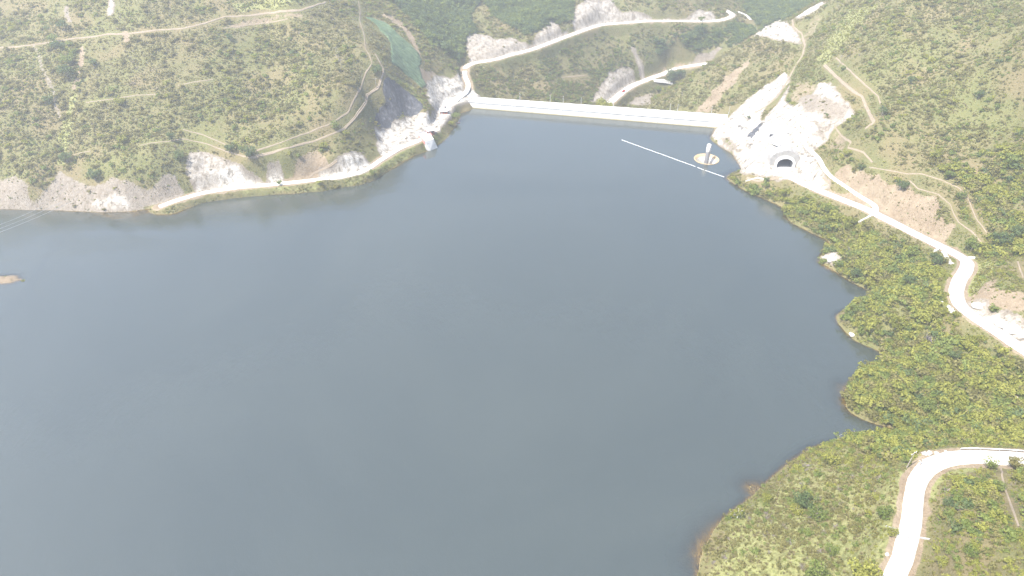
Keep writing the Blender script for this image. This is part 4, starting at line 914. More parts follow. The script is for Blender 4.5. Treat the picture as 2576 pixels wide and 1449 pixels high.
for i, ((ua, va), (ub, vb), lab) in enumerate([((0, 565), (84.5, 530), 'uppermost'), ((0, 575), (109, 530), 'middle'), ((0, 584), (127, 532), 'lowest')]):
    a, c = P(ua, va, 15), P(ub, vb, 9); d = c - a; pts = []
    for t in np.linspace(-1.6, 1.5, 40):
        q = a + d * t; q[2] += 0.9 * (t * t - t)
        if q[2] > height(q[0], q[1]): pts.append(q)
    o = MB().tube(pts, 0.075, 5).build('power_cable', M['wire']); tag(o, 'thin pale power cable over the water at the left edge, %s of three' % lab, 'cable', 'power cables over the water')
def low_wall(name, uv, h, th, mat, lab, cat, z=None, depth=1.2):
    w = hit(densify(uv, 4)); 
    w[:, 2] = height(w[:, 0], w[:, 1]); b = MB(); t = np.gradient(w[:, :2], axis=0); t /= np.linalg.norm(t, axis=1)[:, None]; v = []; f = []; c = w.mean(0)
    for i, q in enumerate(w):
        nx, ny = -t[i][1] * th / 2, t[i][0] * th / 2
        v += [(q[0]+nx-c[0], q[1]+ny-c[1], q[2]-depth-c[2]), (q[0]+nx-c[0], q[1]+ny-c[1], q[2]+h-c[2]), (q[0]-nx-c[0], q[1]-ny-c[1], q[2]+h-c[2]), (q[0]-nx-c[0], q[1]-ny-c[1], q[2]-depth-c[2])]
    for i in range(len(w) - 1):
        for k in range(4): f.append((i*4+k, (i+1)*4+k, (i+1)*4+(k+1)%4, i*4+(k+1)%4))
    f += [(0, 1, 2, 3), tuple(range(len(w)*4-1, len(w)*4-5, -1))]
    o = mesh_obj(name, v, f, mat); o.location = c; tag(o, lab, cat); return o
low_wall('culvert_wall', [(2228, 1324), (2254, 1332)], 0.4, 0.3, M['conc_grey'], 'pale culvert wall reaching left from the near road into the scrub', 'culvert')
low_wall('culvert_wall', [(2314, 1354), (2338, 1358)], 0.5, 0.4, M['conc_grey'], 'pale culvert wall on the right verge of the near road', 'culvert')
low_wall('culvert_wall', [(2160, 556), (2185, 545), (2200, 538)], 0.25, 1.2, M['conc'], 'pale culvert apron below the shore road, left of the junction', 'culvert')
low_wall('culvert_wall', [(2349, 634), (2366, 626)], 1.0, 0.8, M['conc'], 'short pale culvert wall just before the bend of the shore road', 'culvert')
low_wall('retaining_wall', [(2372, 634), (2385, 650), (2396, 664)], 0.4, 1.6, M['conc'], 'pale retaining wall under the outer edge of the shore road bend', 'retaining wall', depth=4)
low_wall('culvert_wall', [(2372, 760), (2386, 774), (2400, 785)], 0.5, 1.8, M['conc'], 'stepped pale culvert apron left of the shore road below its bend', 'culvert')
low_wall('culvert_wall', [(2436, 650), (2452, 650)], 0.6, 1.4, M['conc'], 'pale drain slab at the inner corner of the shore road bend', 'culvert')
low_wall('drain_channel', [(1876, 455), (1905, 447), (1930, 452)], 0.25, 0.9, M['conc'], 'narrow pale drain running along the shore below the tunnel yard', 'drain')
gr = [(2392, 1142), (2424, 1139.2), (2470, 1139.6), (2539, 1142.6), (2600, 1147)]
w = RN; t = np.gradient(w[:, :2], axis=0); t /= np.linalg.norm(t, axis=1)[:, None]; lf = w.copy(); lf[:, :2] += np.stack([-t[:, 1], t[:, 0]], 1) * 3.1
sel = np.array([q for q in lf if 2405 < proj(q)[0] < 2720]); c = sel[0]
e = empty('guard_rail', c, 0, 'white guard rail along the outer edge of the near road at the right', 'guard rail')
MB().tube([(q[0]-c[0], q[1]-c[1], q[2]-c[2]+0.65) for q in sel], 0.14, 6).build('rail', M['white'], e)
for q in sel[::2]: MB().box((q[0]-c[0], q[1]-c[1], q[2]-c[2]+0.2), (0.14, 0.14, 0.9)).build('post', M['rail'], e)

# boulders
def boulder_me(seed):
    bm = bmesh.new(); bmesh.ops.create_icosphere(bm, subdivisions=3, radius=1.0); r = np.random.default_rng(seed)
    pl = [(Vector(r.normal(size=3)).normalized(), r.uniform(0.55, 0.85)) for k in range(9)]
    for v in bm.verts:
        for n_, d_ in pl:
            q = v.co.dot(n_)
            if q > d_: v.co -= n_ * (q - d_) * 0.9
        v.co.z *= 0.75
    me = bpy.data.meshes.new('boulder'); bm.to_mesh(me); bm.free(); me.materials.append(M['boulder']); return me
BO = [boulder_me(k) for k in range(4)]
for i, (u, v, r_, lab) in enumerate([(2324, 1143, 1.0, 'leftmost of the pale boulders on the verge of the near road bend'), (2337, 1142, 1.0, 'second pale boulder from the left on the verge of the near road bend'), (2354, 1141, 0.95, 'flat pale boulder, third from the left above the near road bend'), (2379, 1138, 0.6, 'small pale boulder, rightmost above the near road bend'),
    (2141, 843, 1.5, 'white boulder at the waterline of the leafy point'), (2494, 807, 2.4, 'pale boulder at the foot of the rock cut beside the shore road'), (2519, 817, 3.0, 'large white boulder standing in the rock cut beside the shore road'), (2545, 832, 3.2, 'broad grey boulder at the right edge of the rock cut'), (2458, 772, 2.6, 'grey boulder at the upper end of the road rock cut'),
    (2086, 657, 1.6, 'pale boulder on the bare sandy point of the right shore'), (2558, 1001, 0.6, 'pale boulder in the lush scrub near the right edge'), (2233, 1047, 0.9, 'grey boulder above the narrow inlet'), (2000, 452, 1.2, 'white boulder on the edge of the tunnel yard'),
    (2232, 1396, 0.7, 'small pale boulder left of the near road at the bottom')]):
    h = hit([(u, v)])[0]; o = bpy.data.objects.new('boulder', BO[i % 4]); COL.objects.link(o); o.location = (h[0], h[1], h[2] + r_ * 0.25); o.scale = (r_ * random.uniform(.9, 1.25), r_, r_ * random.uniform(.8, 1.1)); o.rotation_euler = (0, 0, i * 1.3); tag(o, lab, 'boulder', 'boulders')
# ------------------------------------------------------------------ vegetation
def leaf_mat(name, c1, c2, trans=0.54):
    m, nt = new_mat(name); pos = wpos(nt); oi = nt.nodes.new('ShaderNodeObjectInfo')
    at = nt.nodes.new('ShaderNodeAttribute'); at.attribute_name = 'leaf_tint'
    f = mathn(nt, 'ADD', mathn(nt, 'MULTIPLY', at.outputs['Fac'], 0.5), mathn(nt, 'MULTIPLY', mathn(nt, 'ADD', mathn(nt, 'MULTIPLY', oi.outputs['Random'], 0.5), mathn(nt, 'MULTIPLY', noise(nt, pos, 0.06, 3), 0.5)), 0.5))
    c = ramp(nt, f, [(0.15, c1), (0.8, c2)])
    d = nt.nodes.new('ShaderNodeBsdfDiffuse'); t = nt.nodes.new('ShaderNodeBsdfTranslucent'); nt.links.new(c, d.inputs[0]); nt.links.new(c, t.inputs[0])
    s = nt.nodes.new('ShaderNodeMixShader'); s.inputs[0].default_value = trans; nt.links.new(d.outputs[0], s.inputs[1]); nt.links.new(t.outputs[0], s.inputs[2]); out_surf(nt, s.outputs[0]); return m
LM = {'lime': leaf_mat('lime_leaves', (0.225, 0.245, 0.05), (0.43, 0.42, 0.115)), 'green': leaf_mat('green_leaves', (0.15, 0.20, 0.052), (0.30, 0.34, 0.105)),
      'dark': leaf_mat('dark_green_leaves', (0.11, 0.155, 0.062), (0.21, 0.26, 0.11)), 'olive': leaf_mat('olive_leaves', (0.185, 0.18, 0.065), (0.34, 0.305, 0.125)),
      'dry': leaf_mat('dry_grass_blades', (0.22, 0.185, 0.095), (0.42, 0.36, 0.20)), 'dead': leaf_mat('bare_grey_twigs', (0.15, 0.125, 0.105), (0.27, 0.235, 0.21), 0.1),
      'grassy': leaf_mat('fresh_grass_blades', (0.18, 0.185, 0.06), (0.34, 0.32, 0.12))}
def leaf_cloud(seed, lobes, nleaf, lsize, flat=0.8, spread=0.62):
    r = np.random.default_rng(seed); V = []; C = []
    cs = np.concatenate([[[0, 0, 0.45]], np.stack([r.normal(0, spread * 0.55, lobes), r.normal(0, spread * 0.55, lobes), r.uniform(0.25, 0.95, lobes) * flat], 1)])
    rad = r.uniform(0.30, 0.52, len(cs)); rad[0] = 0.5
    for k in range(nleaf):
        i = r.integers(len(cs)); d = r.normal(size=3); d[2] = abs(d[2]) * 0.9 + d[2] * 0.2; d /= np.linalg.norm(d)
        p = cs[i] + d * rad[i] * r.uniform(0.72, 1.05); p[2] = max(p[2] * 1.0, 0.03)
        n = d + r.normal(0, 0.55, 3); n /= np.linalg.norm(n); a = np.cross(n, r.normal(size=3)); a /= np.linalg.norm(a); b_ = np.cross(n, a)
        s = lsize * r.uniform(0.6, 1.4)
        V += [p - a * s, p + b_ * s * 0.6, p + a * s, p - b_ * s * 0.6]; C += [r.random()] * 4
    return np.array(V), np.array(C)
def tuft_cloud(seed, n, h=1.0, w=0.06, lean=0.6):
    r = np.random.default_rng(seed); V = []; C = []
    for k in range(n):
        a = r.uniform(0, 6.28); q = np.array([math.cos(a), math.sin(a), 0]); base = q * r.uniform(0, 0.35) ; tip = base + q * r.uniform(0.1, lean) + np.array([0, 0, h * r.uniform(0.5, 1.0)])
        s = np.array([-q[1], q[0], 0]) * w; mid = (base + tip) / 2 + np.array([0, 0, 0.12])
        V += [base - s, base + s, mid + s, mid - s, mid - s, mid + s, tip + s * 0.25, tip - s * 0.25]; C += [r.random()] * 8
    return np.array(V), np.array(C)
def twig_cloud(seed, n=26):
    r = np.random.default_rng(seed); V = []; C = []
    for k in range(n):
        a = r.uniform(0, 6.28); q = np.array([math.cos(a), math.sin(a), 0]); p = np.array([0, 0, r.uniform(0, 0.5)]) + q * 0.05; t = p + q * r.uniform(0.3, 0.9) + np.array([0, 0, r.uniform(0.2, 0.8)])
        s = np.array([-q[1], q[0], 0.3]) * 0.035
        V += [p - s, p + s, t + s * 0.5, t - s * 0.5]; C += [r.random()] * 4
        for j in range(3):
            f = r.uniform(0.4, 1.0); b_ = p + (t - p) * f; t2 = b_ + r.normal(0, 0.22, 3); V += [b_ - s * .6, b_ + s * .6, t2 + s * 0.3, t2 - s * 0.3]; C += [r.random()] * 4
    return np.array(V), np.array(C)
def cloud_mesh(name, vc, mat):
    V, Cc = vc; me = np_mesh(name, V, np.arange(len(V)).reshape(-1, 4), mat, False)
    a = me.attributes.new('leaf_tint', 'FLOAT', 'POINT'); a.data.foreach_set('value', Cc.astype(np.float32)); return me
FORMS = []     # (kind, mesh)
for kind, mat in (('lime', 'lime'), ('green', 'green'), ('dark', 'dark'), ('olive', 'olive')):
    for s in range(3): FORMS.append((kind, cloud_mesh('shrub_form', leaf_cloud(hash_ := 100 + len(FORMS), 6, 190, 0.15), LM[mat])))
for s in range(2): FORMS.append(('dead', cloud_mesh('twig_form', twig_cloud(300 + s), LM['dead'])))
for s in range(2): FORMS.append(('dry', cloud_mesh('tuft_form', tuft_cloud(320 + s, 34), LM['dry'])))
for s in range(2): FORMS.append(('grassy', cloud_mesh('tuft_form', tuft_cloud(330 + s, 34), LM['grassy'])))
for s in range(3): FORMS.append(('tree', cloud_mesh('tree_form', leaf_cloud(350 + s, 11, 520, 0.10, 1.15, 0.7), LM['dark' if s < 2 else 'green'])))
KIDX = {}
for i, (k, _) in enumerate(FORMS): KIDX.setdefault(k, []).append(i)
fcol = bpy.data.collections.new('plant_forms')
for i, (k, me) in enumerate(FORMS):
    o = bpy.data.objects.new('plant_form_%02d' % i, me); fcol.objects.link(o)

def in_frame(x, y, z, mu=700, mv=220):
    f = y * CP_ - (z - CAMH) * SP_; u = 1288 + FPX * x / f; v = 724.5 - FPX * (y * SP_ + (z - CAMH) * CP_) / f
    return (u > -mu) & (u < 2576 + mu) & (v > -mv) & (v < 1449 + mv) & (f > 10), f
NC = 1000000
px = rng.uniform(-520, 500, NC); py = rng.uniform(60, 960, NC)
NX = 75000; px = np.concatenate([px, rng.uniform(40, 340, NX)]); py = np.concatenate([py, rng.uniform(60, 330, NX)]); NC += NX
pz = height(px, py)
ok, dep = in_frame(px, py, pz)
lakeside = ((px - DA[0]) * dn[0] + (py - DA[1]) * dn[1] < 2) | (px > 190)
ok &= ((pz > 0.25) | ~lakeside) & (pz > -38)
bare = bil(BARE, px, py); rock = bil(ROCK, px, py); dark = bil(DARK, px, py); soil = bil(SOIL, px, py); wood = bil(WOOD, px, py); lush = bil(LUSH, px, py); grs = bil(GRASS, px, py)
ds_ = np.hypot(px - SPW[0], py - SPW[1]); ok &= ds_ > 15
ds_ = np.abs((px - DA[0]) * dn[0] + (py - DA[1]) * dn[1] - 8); sA = (px - DA[0]) * EX[0] + (py - DA[1]) * EX[1]; ok &= ~((ds_ < 20) & (sA > -12) & (sA < DLEN + 16))
veg = np.clip(1 - 1.25 * np.maximum(np.maximum(rock * 1.05, dark), np.maximum(soil * 0.8, 0)), 0.0, 1)
clump = 0.5 + 0.9 * fbm(px, py, 28, 3) + 0.7 * fbm(px + 200, py, 8, 2)
near = px * 0 + (dep < 330)
dens = np.where(near > 0, 1.0, 0.95) * np.clip(veg, 0.02, 1) * np.clip(0.30 + clump * 1.1, 0.12, 1.2) * np.where(bare > 0.25, 0.0, 1.0)
ok &= rng.random(NC) < dens
bar = bil(BARE, px + 1.2, py) + bil(BARE, px - 1.2, py) + bil(BARE, px, py + 1.2) + bil(BARE, px, py - 1.2)
px, py, pz, dep, wood, lush, grs, clump, soil, rock, bar = [a[ok] for a in (px, py, pz, dep, wood, lush, grs, clump, soil, rock, bar)]
n = len(px); r1 = rng.random(n); r2 = rng.random(n)
kind = np.empty(n, dtype=object); size = np.empty(n)
# hillsides: mixed olive scrub, dry tufts, scattered green bushes; lush shore: green and lime
wet = np.clip(lush + 0.35 * (clump - 0.5) + 0.25 * fbm(px, py, 45, 2), 0, 1)
hue = fbm(px + 500, py - 300, 80, 3) + 0.5 * fbm(px, py + 700, 20, 2)
for i in range(n):
    a = np.clip(r1[i] * (1.0 - 0.7 * hue[i]) if hue[i] > 0 else 1 - (1 - r1[i]) * (1 + 0.7 * hue[i]), 0, 0.999); w_ = wet[i]
    if wood[i] > 0.4 and a < 0.16: k = 'tree'; s = 2.4 + 2.4 * r2[i]
    elif wood[i] > 0.4: k = 'dark' if r2[i] < 0.6 else 'green'; s = 1.2 + 1.6 * rng.random()
    elif wood[i] > 0.2: k = 'dark' if a < 0.07 else 'green' if a < 0.40 else 'olive' if a < 0.74 else 'dry'; s = 0.6 + 1.5 * r2[i] ** 2
    elif grs[i] > 0.45: k = 'grassy' if a < 0.38 else 'dry' if a < 0.5 else 'lime' if a < 0.72 else 'green' if a < 0.80 else 'olive'; s = 0.45 + 0.5 * r2[i] + (1.0 * rng.random() if r2[i] > 0.9 and a > 0.5 else 0)
    elif dep[i] < 330 and w_ <= 0.45:
        b_ = rng.random(); b_ = np.clip(b_ * (1 - 0.5 * hue[i]) if hue[i] > 0 else 1 - (1 - b_) * (1 + 0.5 * hue[i]), 0, .999); k = 'lime' if b_ < 0.24 else 'green' if b_ < 0.36 else 'grassy' if b_ < 0.62 else 'olive' if b_ < 0.78 else 'dry' if b_ < 0.98 else 'dead'; s = 0.42 + 1.3 * r2[i] ** 4
    elif w_ > 0.45:
        k = 'lime' if a < 0.32 else 'green' if a < 0.52 else 'dark' if a < 0.56 else 'olive' if a < 0.70 else 'grassy' if a < 0.88 else 'dry' if a < 0.98 else 'dead'
        s = (0.5 + 1.3 * r2[i] ** 2.2) * (0.9 + 0.6 * (lush[i] > 0.5)) + (0.9 if r2[i] > 0.93 else 0)
    else:
        k = 'lime' if a < 0.08 else 'green' if a < 0.22 else 'dark' if a < 0.225 else 'olive' if a < 0.58 else 'dry' if a < 0.74 else 'grassy' if a < 0.975 else 'dead'
        s = 0.48 + 1.1 * r2[i] ** 4 + (0.9 if r2[i] > 0.965 and k in ('green', 'dark', 'lime', 'olive') else 0)
    if k in ('dry', 'grassy'): s = min(s, 0.95)
    if soil[i] > 0.4 or rock[i] > 0.35: s *= 0.6
    if bar[i] > 0.02: s = min(s, 0.6)
    kind[i] = k; size[i] = s
idx = np.array([KIDX[k][int(q * len(KIDX[k]))] for k, q in zip(kind, rng.random(n) * 0.999)], dtype=np.int32)

def scatter(name, sel, label=None):
    P3 = np.stack([px[sel], py[sel], pz[sel] - 0.08], 1).astype(np.float32); m = len(P3); me = bpy.data.meshes.new(name); me.vertices.add(m); me.vertices.foreach_set('co', P3.ravel())
    a = me.attributes.new('form', 'INT', 'POINT'); a.data.foreach_set('value', idx[sel])
    a = me.attributes.new('turn', 'FLOAT_VECTOR', 'POINT'); rv = np.stack([rng.normal(0, .12, m), rng.normal(0, .12, m), rng.uniform(0, 6.28, m)], 1).astype(np.float32); a.data.foreach_set('vector', rv.ravel())
    a = me.attributes.new('size', 'FLOAT_VECTOR', 'POINT'); sv = (size[sel][:, None] * np.stack([rng.uniform(.85, 1.25, m), rng.uniform(.85, 1.25, m), rng.uniform(.75, 1.15, m)], 1)).astype(np.float32); a.data.foreach_set('vector', sv.ravel())
    o = bpy.data.objects.new(name, me); COL.objects.link(o); tag(o, kind='stuff')
    ng = bpy.data.node_groups.new(name, 'GeometryNodeTree'); ng.interface.new_socket('Geometry', in_out='INPUT', socket_type='NodeSocketGeometry'); ng.interface.new_socket('Geometry', in_out='OUTPUT', socket_type='NodeSocketGeometry')
    gi = ng.nodes.new('NodeGroupInput'); go = ng.nodes.new('NodeGroupOutput'); ip = ng.nodes.new('GeometryNodeInstanceOnPoints'); ci = ng.nodes.new('GeometryNodeCollectionInfo')
    ci.inputs['Collection'].default_value = fcol; ci.inputs['Separate Children'].default_value = True; ci.inputs['Reset Children'].default_value = True
    def na(nm, t): q = ng.nodes.new('GeometryNodeInputNamedAttribute'); q.data_type = t; q.inputs['Name'].default_value = nm; return q.outputs['Attribute']
    ng.links.new(gi.outputs[0], ip.inputs['Points']); ng.links.new(ci.outputs[0], ip.inputs['Instance']); ip.inputs['Pick Instance'].default_value = True
    ng.links.new(na('form', 'INT'), ip.inputs['Instance Index']); e2r = ng.nodes.new('FunctionNodeEulerToRotation'); ng.links.new(na('turn', 'FLOAT_VECTOR'), e2r.inputs[0]); ng.links.new(e2r.outputs[0], ip.inputs['Rotation']); ng.links.new(na('size', 'FLOAT_VECTOR'), ip.inputs['Scale'])
    ng.links.new(ip.outputs[0], go.inputs[0]); mod = o.modifiers.new('scatter', 'NODES'); mod.node_group = ng
    return o
istuft = (kind == 'dry') | (kind == 'grassy'); istree = kind == 'tree'
print('plants', n, 'tufts', istuft.sum(), 'trees', istree.sum())
# ------------------------------------------------------------------ trees and shrubs one can tell apart
TREE_N = [0]
def limb_tree(r, crown_r, H, mat_bark, thin=1.0):
    b = MB(); tr = 0.045 * H * thin + 0.04
    b.tube([(0, 0, -0.4), (0.02 * H, 0, H * 0.3), (r.normal(0, .03) * H, r.normal(0, .03) * H, H * 0.62)], [tr, tr * 0.75, tr * 0.45], 7)
    tips = []
    for k in range(6):
        a = k * 1.05 + r.uniform(-.3, .3); z0 = H * r.uniform(0.28, 0.6); q = np.array([math.cos(a), math.sin(a)]) * crown_r * r.uniform(0.5, 0.85); z1 = H * r.uniform(0.55, 0.92)
        b.tube([(0.01 * H, 0, z0), (q[0] * 0.5, q[1] * 0.5, (z0 + z1) / 2 + 0.05 * H), (q[0], q[1], z1)], [tr * 0.45, tr * 0.3, tr * 0.14], 5); tips.append((q[0], q[1], z1))
    return b, tips
def crown_mesh(seed, R, H, tips, dens, lsize, base=0.25):
    r = np.random.default_rng(seed); V = []; Cc = []
    cs = [np.array([t[0], t[1], t[2]]) for t in tips] + [np.array([r.normal(0, .3) * R, r.normal(0, .3) * R, H * r.uniform(base + .2, .95)]) for k in range(6)]
    rad = [R * r.uniform(.28, .5) for _ in cs]
    for k in range(dens):
        i = r.integers(len(cs)); d = r.normal(size=3); d /= np.linalg.norm(d); p = cs[i] + d * np.array([1, 1, .75]) * rad[i] * r.uniform(.65, 1.08)
        if p[2] < 0.15: continue
        n_ = d + r.normal(0, .6, 3); n_ /= np.linalg.norm(n_); a = np.cross(n_, r.normal(size=3)); a /= np.linalg.norm(a); b_ = np.cross(n_, a); s = lsize * r.uniform(.6, 1.5)
        V += [p - a * s, p + b_ * s * .6, p + a * s, p - b_ * s * .6]; Cc += [r.random()] * 4
    return np.array(V), np.array(Cc)
def tree(u, v, d, mat, lab, name='tree', tall=1.0, sparse=False):
    """u, v: foot of the tree; d: crown width in survey picture units"""
    TREE_N[0] += 1; r = np.random.default_rng(500 + TREE_N[0]); h = hit([(u, v)])[0]
    dep = h[1] * CP_ - (h[2] - CAMH) * SP_; W = d / FPX * dep; R = W / 2; H = W * 0.85 * tall
    e = empty(name, h, r.uniform(0, 6.28), lab, 'shrub' if name == 'shrub' else 'tree')
    b, tips = limb_tree(r, R, H, None, 0.55 if sparse else 1.0); b.build('trunk', M['palebark' if sparse else 'bark'], e)
    if mat == 'dead': 
        o = bpy.data.objects.new('twigs', cloud_mesh('twigs', twig_cloud(700 + TREE_N[0], 60), LM['dead'])); COL.objects.link(o); o.parent = e; o.scale = (R, R, H * .9); return e
    if sparse:
        V, Cc = crown_mesh(900 + TREE_N[0], R * 0.55, H, tips, 170, 0.06 * W); 
    else: V, Cc = crown_mesh(900 + TREE_N[0], R, H, tips, 900 if d > 26 else 420, (0.045 if d > 26 else 0.065) * W, 0.1)
    o = bpy.data.objects.new('crown', cloud_mesh('crown', (V, Cc), LM[mat])); COL.objects.link(o); o.parent = e
    return e
L_, G_, D_, O_ = 'lime', 'green', 'dark', 'olive'
TREES = [
 (2086,1168,44,L_,'bright yellow-green round tree alone on the grassy slope by the near shore','tree',1,False),
 (2014,1274,54,D_,'dark green spreading tree on the grassy slope above the near shore','tree',.9,False),
 (1839,1305,30,L_,'spindly pale-stemmed tree leaning over the water, the left one of two','tree',1.35,True),
 (1853,1306,30,L_,'spindly pale-stemmed tree by the water, the right one of two','tree',1.6,True),
 (2104,1108,26,G_,'thin feathery tree at the tip left of the narrow inlet','tree',1.5,True),
 (2146,1108,26,G_,'thin feathery tree against the dark narrow inlet','tree',1.5,True),
 (2164,1120,12,L_,'tiny pale sapling in front of the inlet water','tree',1.6,True),
 (2223,1108,26,L_,'yellow-green tree on the near bank of the inlet','tree',1.1,False),
 (2255,1110,36,G_,'grey-green domed tree at the inner end of the inlet','tree',1,False),
 (2380,1112,30,G_,'pale grey-green tree in the thicket above the near road bend','tree',1,False),
 (2420,1040,34,L_,'lime tree in the middle of the lush thicket above the near road','tree',1,False),
 (2330,1030,36,G_,'broad green tree in the thicket right of the inlet','tree',1,False),
 (2484,1176,32,G_,'green tree overhanging the inner edge of the near road at the right','tree',1.1,False),
 (2545,1176,38,O_,'dull green tree at the right end of the near road','tree',1.1,False),
 (2556,1212,28,L_,'lime shrub right of the narrow path at the right edge','shrub',1,False),
 (2552,1178,24,L_,'yellow-green shrub at the upper end of the narrow path','shrub',1,False),
 (2506,1232,34,G_,'green shrub just left of the narrow path at the right','shrub',1,False),
 (2086,1394,30,G_,'mid-green shrub on the open slope near the bottom edge','shrub',1.1,False),
 (2384,1275,36,D_,'dark green shrub right of the near road','shrub',.8,False),
 (2386,1300,24,G_,'pale green sapling below the dark shrub right of the near road','shrub',1.2,False),
 (2366,1424,34,L_,'lime shrub right of the near road at the bottom','shrub',1,False),
 (2168,1462,76,L_,'large lime tree cut by the bottom edge left of the near road','tree',.9,False),
 (2052,1462,66,G_,'green tree cut by the bottom edge above the shore','tree',.9,False),
 (2241,1345,30,L_,'bright green shrub beside the left culvert wall of the near road','shrub',.8,False),
 (2222,1300,40,G_,'broad green shrub left of the straight part of the near road','shrub',.8,False),
 (2052,1302,46,G_,'green shrub clump right of the spreading dark tree','shrub',.8,False),
 (2000,1290,34,L_,'yellow-green shrub under the left side of the dark spreading tree','shrub',.8,False),
 (2276,1165,26,G_,'green shrub left of the power pole at the near road bend','shrub',1,False),
 (1925,1262,28,L_,'lime shrub at the waterline beside the drowned sand','shrub',1,False),
 (2440,1395,38,G_,'green shrub in the scrub far right of the near road','shrub',.8,False),
 (2205,758,30,G_,'light green tree on the tip above the upper cove','tree',1,False),
 (2150,790,36,G_,'green tree at the left point below the upper cove','tree',1,False),
 (2139,774,16,'dead','bare grey tree on the left point below the upper cove','tree',1.3,False),
 (2252,826,44,L_,'lime-topped tree in the lush thicket right of the left point','tree',.9,False),
 (2338,860,40,'dead','bare grey shrub in the lush scrub left of the shore road','shrub',.7,False),
 (2363,796,28,L_,'lime tree standing below the shore road bend','tree',1.2,False),
 (2402,797,20,L_,'small yellow shrub at the very edge of the shore road','shrub',1,False),
 (2283,722,36,D_,'dark tree in the thicket left of the shore road bend','tree',1,False),
 (2394,905,30,D_,'dark green tree between the shore road and the thicket','tree',1,False),
 (2292,648,36,G_,'green tree below the straight part of the shore road','tree',1,False),
 (2350,668,34,D_,'dark green tree just left of the shore road bend','tree',1,False),
 (2154,700,32,D_,'dark green shrub right of the bare sandy point','shrub',.9,False),
 (2136,572,40,L_,'lime shrub on the bank below the road junction','shrub',.8,False),
 (2076,535,28,G_,'round green shrub on the bank between water and shore road','shrub',.9,False),
 (2494,786,22,G_,'green shrub growing in the rock cut beside the shore road','shrub',1.2,False),
 (2347,400,30,L_,'bright green tree alone high on the right hillside','tree',1,False),
 (2543,420,44,G_,'broad green tree on the right hillside near the right edge','tree',.9,False),
 (2127,395,22,L_,'yellow-green tree below the zigzag footpath on the right hillside','tree',1,False),
 (2165,428,20,D_,'dark green tree at the lower zigzag footpath','tree',1,False),
 (2265,478,30,D_,'dark green tree at the top of the bare brown scar','tree',1,False),
 (2381,452,28,G_,'green tree on the contour footpath of the right hillside','tree',1,False),
 (2474,462,26,L_,'lime tree above the curve of the contour footpath','tree',1,False),
 (2480,496,30,L_,'lime tree just right of the descending footpath','tree',1,False),
 (2476,522,22,L_,'small lime tree below two others right of the descending footpath','tree',1,False),
 (2416,500,26,G_,'green tree inside the bend of the descending footpath','tree',1,False),
 (2443,630,40,G_,'green tree just above the shore road bend','tree',1,False),
 (2510,620,46,D_,'dark green spreading tree above the shore road bend','tree',1,False),
 (2555,600,40,D_,'dark green tree at the right edge above the shore road','tree',1,False),
 (2119,178,14,G_,'small green tree between the two steep footpaths','tree',1,False),
 (2218,290,24,D_,'dark green tree at the foot of the thin steep footpath','tree',1,False),
 (2460,250,24,D_,'dark green tree high on the right hillside','tree',1,False),
 (2290,210,20,D_,'small dark tree in the middle of the upper right hillside','tree',1,False),
 (162,76,26,D_,'dark green tree just above the upper left track','tree',1,False),
 (138,112,26,G_,'light green tree standing on the upper left track','tree',1,False),
 (150,132,32,D_,'dark tree at the head of the left gully','tree',1,False),
 (176,165,28,G_,'light green tree in the middle of the left gully','tree',1,False),
 (172,195,36,D_,'dark tree at the lower end of the left gully','tree',1,False),
 (170,406,30,D_,'round dark green tree on the lower left hillside','tree',.9,False),
 (304,266,28,L_,'lime tree below the faint left contour path','tree',.9,False),
 (532,308,14,L_,'small lime tree in the middle of the left hillside','tree',1,False),
 (434,356,24,D_,'dark tree on the lower contour path of the left hillside','tree',1.2,False),
 (452,404,28,D_,'dark tree above the grey cliff on the left','tree',1,False),
 (582,384,28,D_,'dark tree where the two lower left paths meet','tree',1,False),
 (626,396,36,D_,'dark green tree at the left start of the long footpath','tree',.9,False),
 (240,452,36,D_,'dark green tree on top of the left rock foot','tree',.8,False),
 (236,166,20,D_,'small dark tree right of the sandy slide','tree',.9,False),
 (580,102,18,D_,'small dark tree below the upper left track','tree',1,False),
 (124,262,26,D_,'dull dark tree beside the pale scree on the left','tree',.9,False),
 (312,360,26,L_,'yellow-green tree on the lower left hillside','tree',.9,False),
 (816,376,22,L_,'lime shrub below the long footpath on the left','shrub',.9,False),
 (870,342,16,L_,'small lime shrub beside the long footpath on the left','shrub',1,False),
 (948,186,26,D_,'dark tree between the two footpaths on the spur','tree',.9,False),
 (844,324,22,G_,'green tree between the two long footpaths','tree',1,False),
 (704,466,14,G_,'small green shrub at the edge of the lakeside road','shrub',1,False),
 (938,440,18,G_,'green shrub at the outer edge of the lakeside road bend','shrub',.9,False),
 (1146,302,22,G_,'leafy green tree at the waterline left of the dam','tree',.9,False),
 (1135,318,18,L_,'bright green shrub on the bank below the site hut','shrub',.9,False),
 (1766,80,18,D_,'tall dark tree below the upper valley road','tree',1.5,False),
 (1764,54,16,G_,'round green tree on the upper valley road edge','tree',.9,False),
 (1688,205,34,D_,'large dark green tree beside the gorge road','tree',1,False),
 (1712,196,24,D_,'dark green tree at the bend of the gorge road','tree',1,False),
 (1655,232,16,G_,'green shrub on the knoll below the gorge road','shrub',1,False),
 (1926,458,14,D_,'small dark shrub at the edge of the tunnel yard','shrub',1,False),
 (1883,299,9,D_,'tiny dark shrub on the white rock at the dam end','shrub',1,False),
 (58,706,11,L_,'small leafy shrub at the tip of the low spit at the left edge','shrub',1,False),
]
for t in TREES: tree(*t)
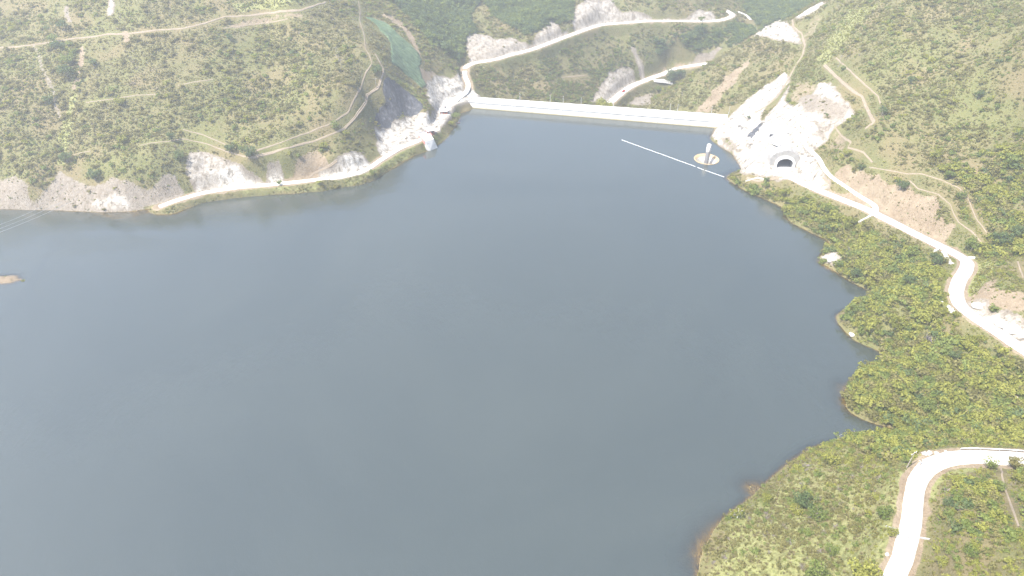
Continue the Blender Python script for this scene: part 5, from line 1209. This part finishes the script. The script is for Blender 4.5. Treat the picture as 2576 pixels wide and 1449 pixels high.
# round tree on the downstream toe of the dam: its crown shows over the crest
q = P(1521, 268, -3.2); W = 40 / FPX * 660; e = empty('tree', (q[0], q[1], q[2] - 8), 0.4, 'round bright green tree crown rising behind the dam', 'tree')
r = np.random.default_rng(4); b, tips = limb_tree(r, W / 2, 13, None); b.build('trunk', M['bark'], e)
V, Cc = crown_mesh(5, W / 2, 13, tips, 1600, 0.6, 0.3); o = bpy.data.objects.new('crown', cloud_mesh('crown', (V, Cc), LM['lime'])); COL.objects.link(o); o.parent = e
# the 300 shrubs that show largest
nm = {'lime': 'yellow-green', 'green': 'leafy green', 'dark': 'dark green', 'olive': 'dull olive'}
cand = np.where((~istuft) & (~istree) & (kind != 'dead') & in_frame(px, py, pz, 0, 0)[0])[0]
top = cand[np.argsort(-(size[cand] / dep[cand]))][:290]
for i in top:
    o = bpy.data.objects.new('bush', FORMS[idx[i]][1]); COL.objects.link(o); o.location = (px[i], py[i], pz[i] - 0.08); s = size[i]; o.scale = (s, s * rng.uniform(.9, 1.1), s * rng.uniform(.8, 1.1)); o.rotation_euler.z = rng.uniform(0, 6.28)
    inner = (px[i] - RN[np.argmin(np.hypot(RN[:, 0] - px[i], RN[:, 1] - py[i]))][0]) > 0
    u_, v_ = proj((px[i], py[i], pz[i]))
    where = 'scrub along the far shores and hillsides' if dep[i] > 330 else 'thicket between the inlet and the shore road' if v_ < 1130 else ('scrub uphill of the near road' if inner else 'scrub between the lake and the near road')
    tag(o, '%s bush in the %s' % (nm[kind[i]], where), 'bush', 'bushes in the ' + where)
keepm = np.ones(n, bool); keepm[top] = False
scatter('scrub', ~istuft & ~istree & keepm); scatter('wild_grass', istuft); scatter('woodland', istree)
# ------------------------------------------------------------------ haze
m_, nt = new_mat('thin_haze'); vp = nt.nodes.new('ShaderNodeVolumePrincipled'); vp.inputs['Color'].default_value = (1.0, 0.99, 0.97, 1); vp.inputs['Density'].default_value = 0.00046; vp.inputs['Anisotropy'].default_value = 0.3
o_ = nt.nodes.new('ShaderNodeOutputMaterial'); nt.links.new(vp.outputs[0], o_.inputs['Volume'])
hb = MB().box((0, 400, (224 - 72) / 2), (2240, 2280, 224 + 72)).build('haze', m_); tag(hb, kind='stuff')
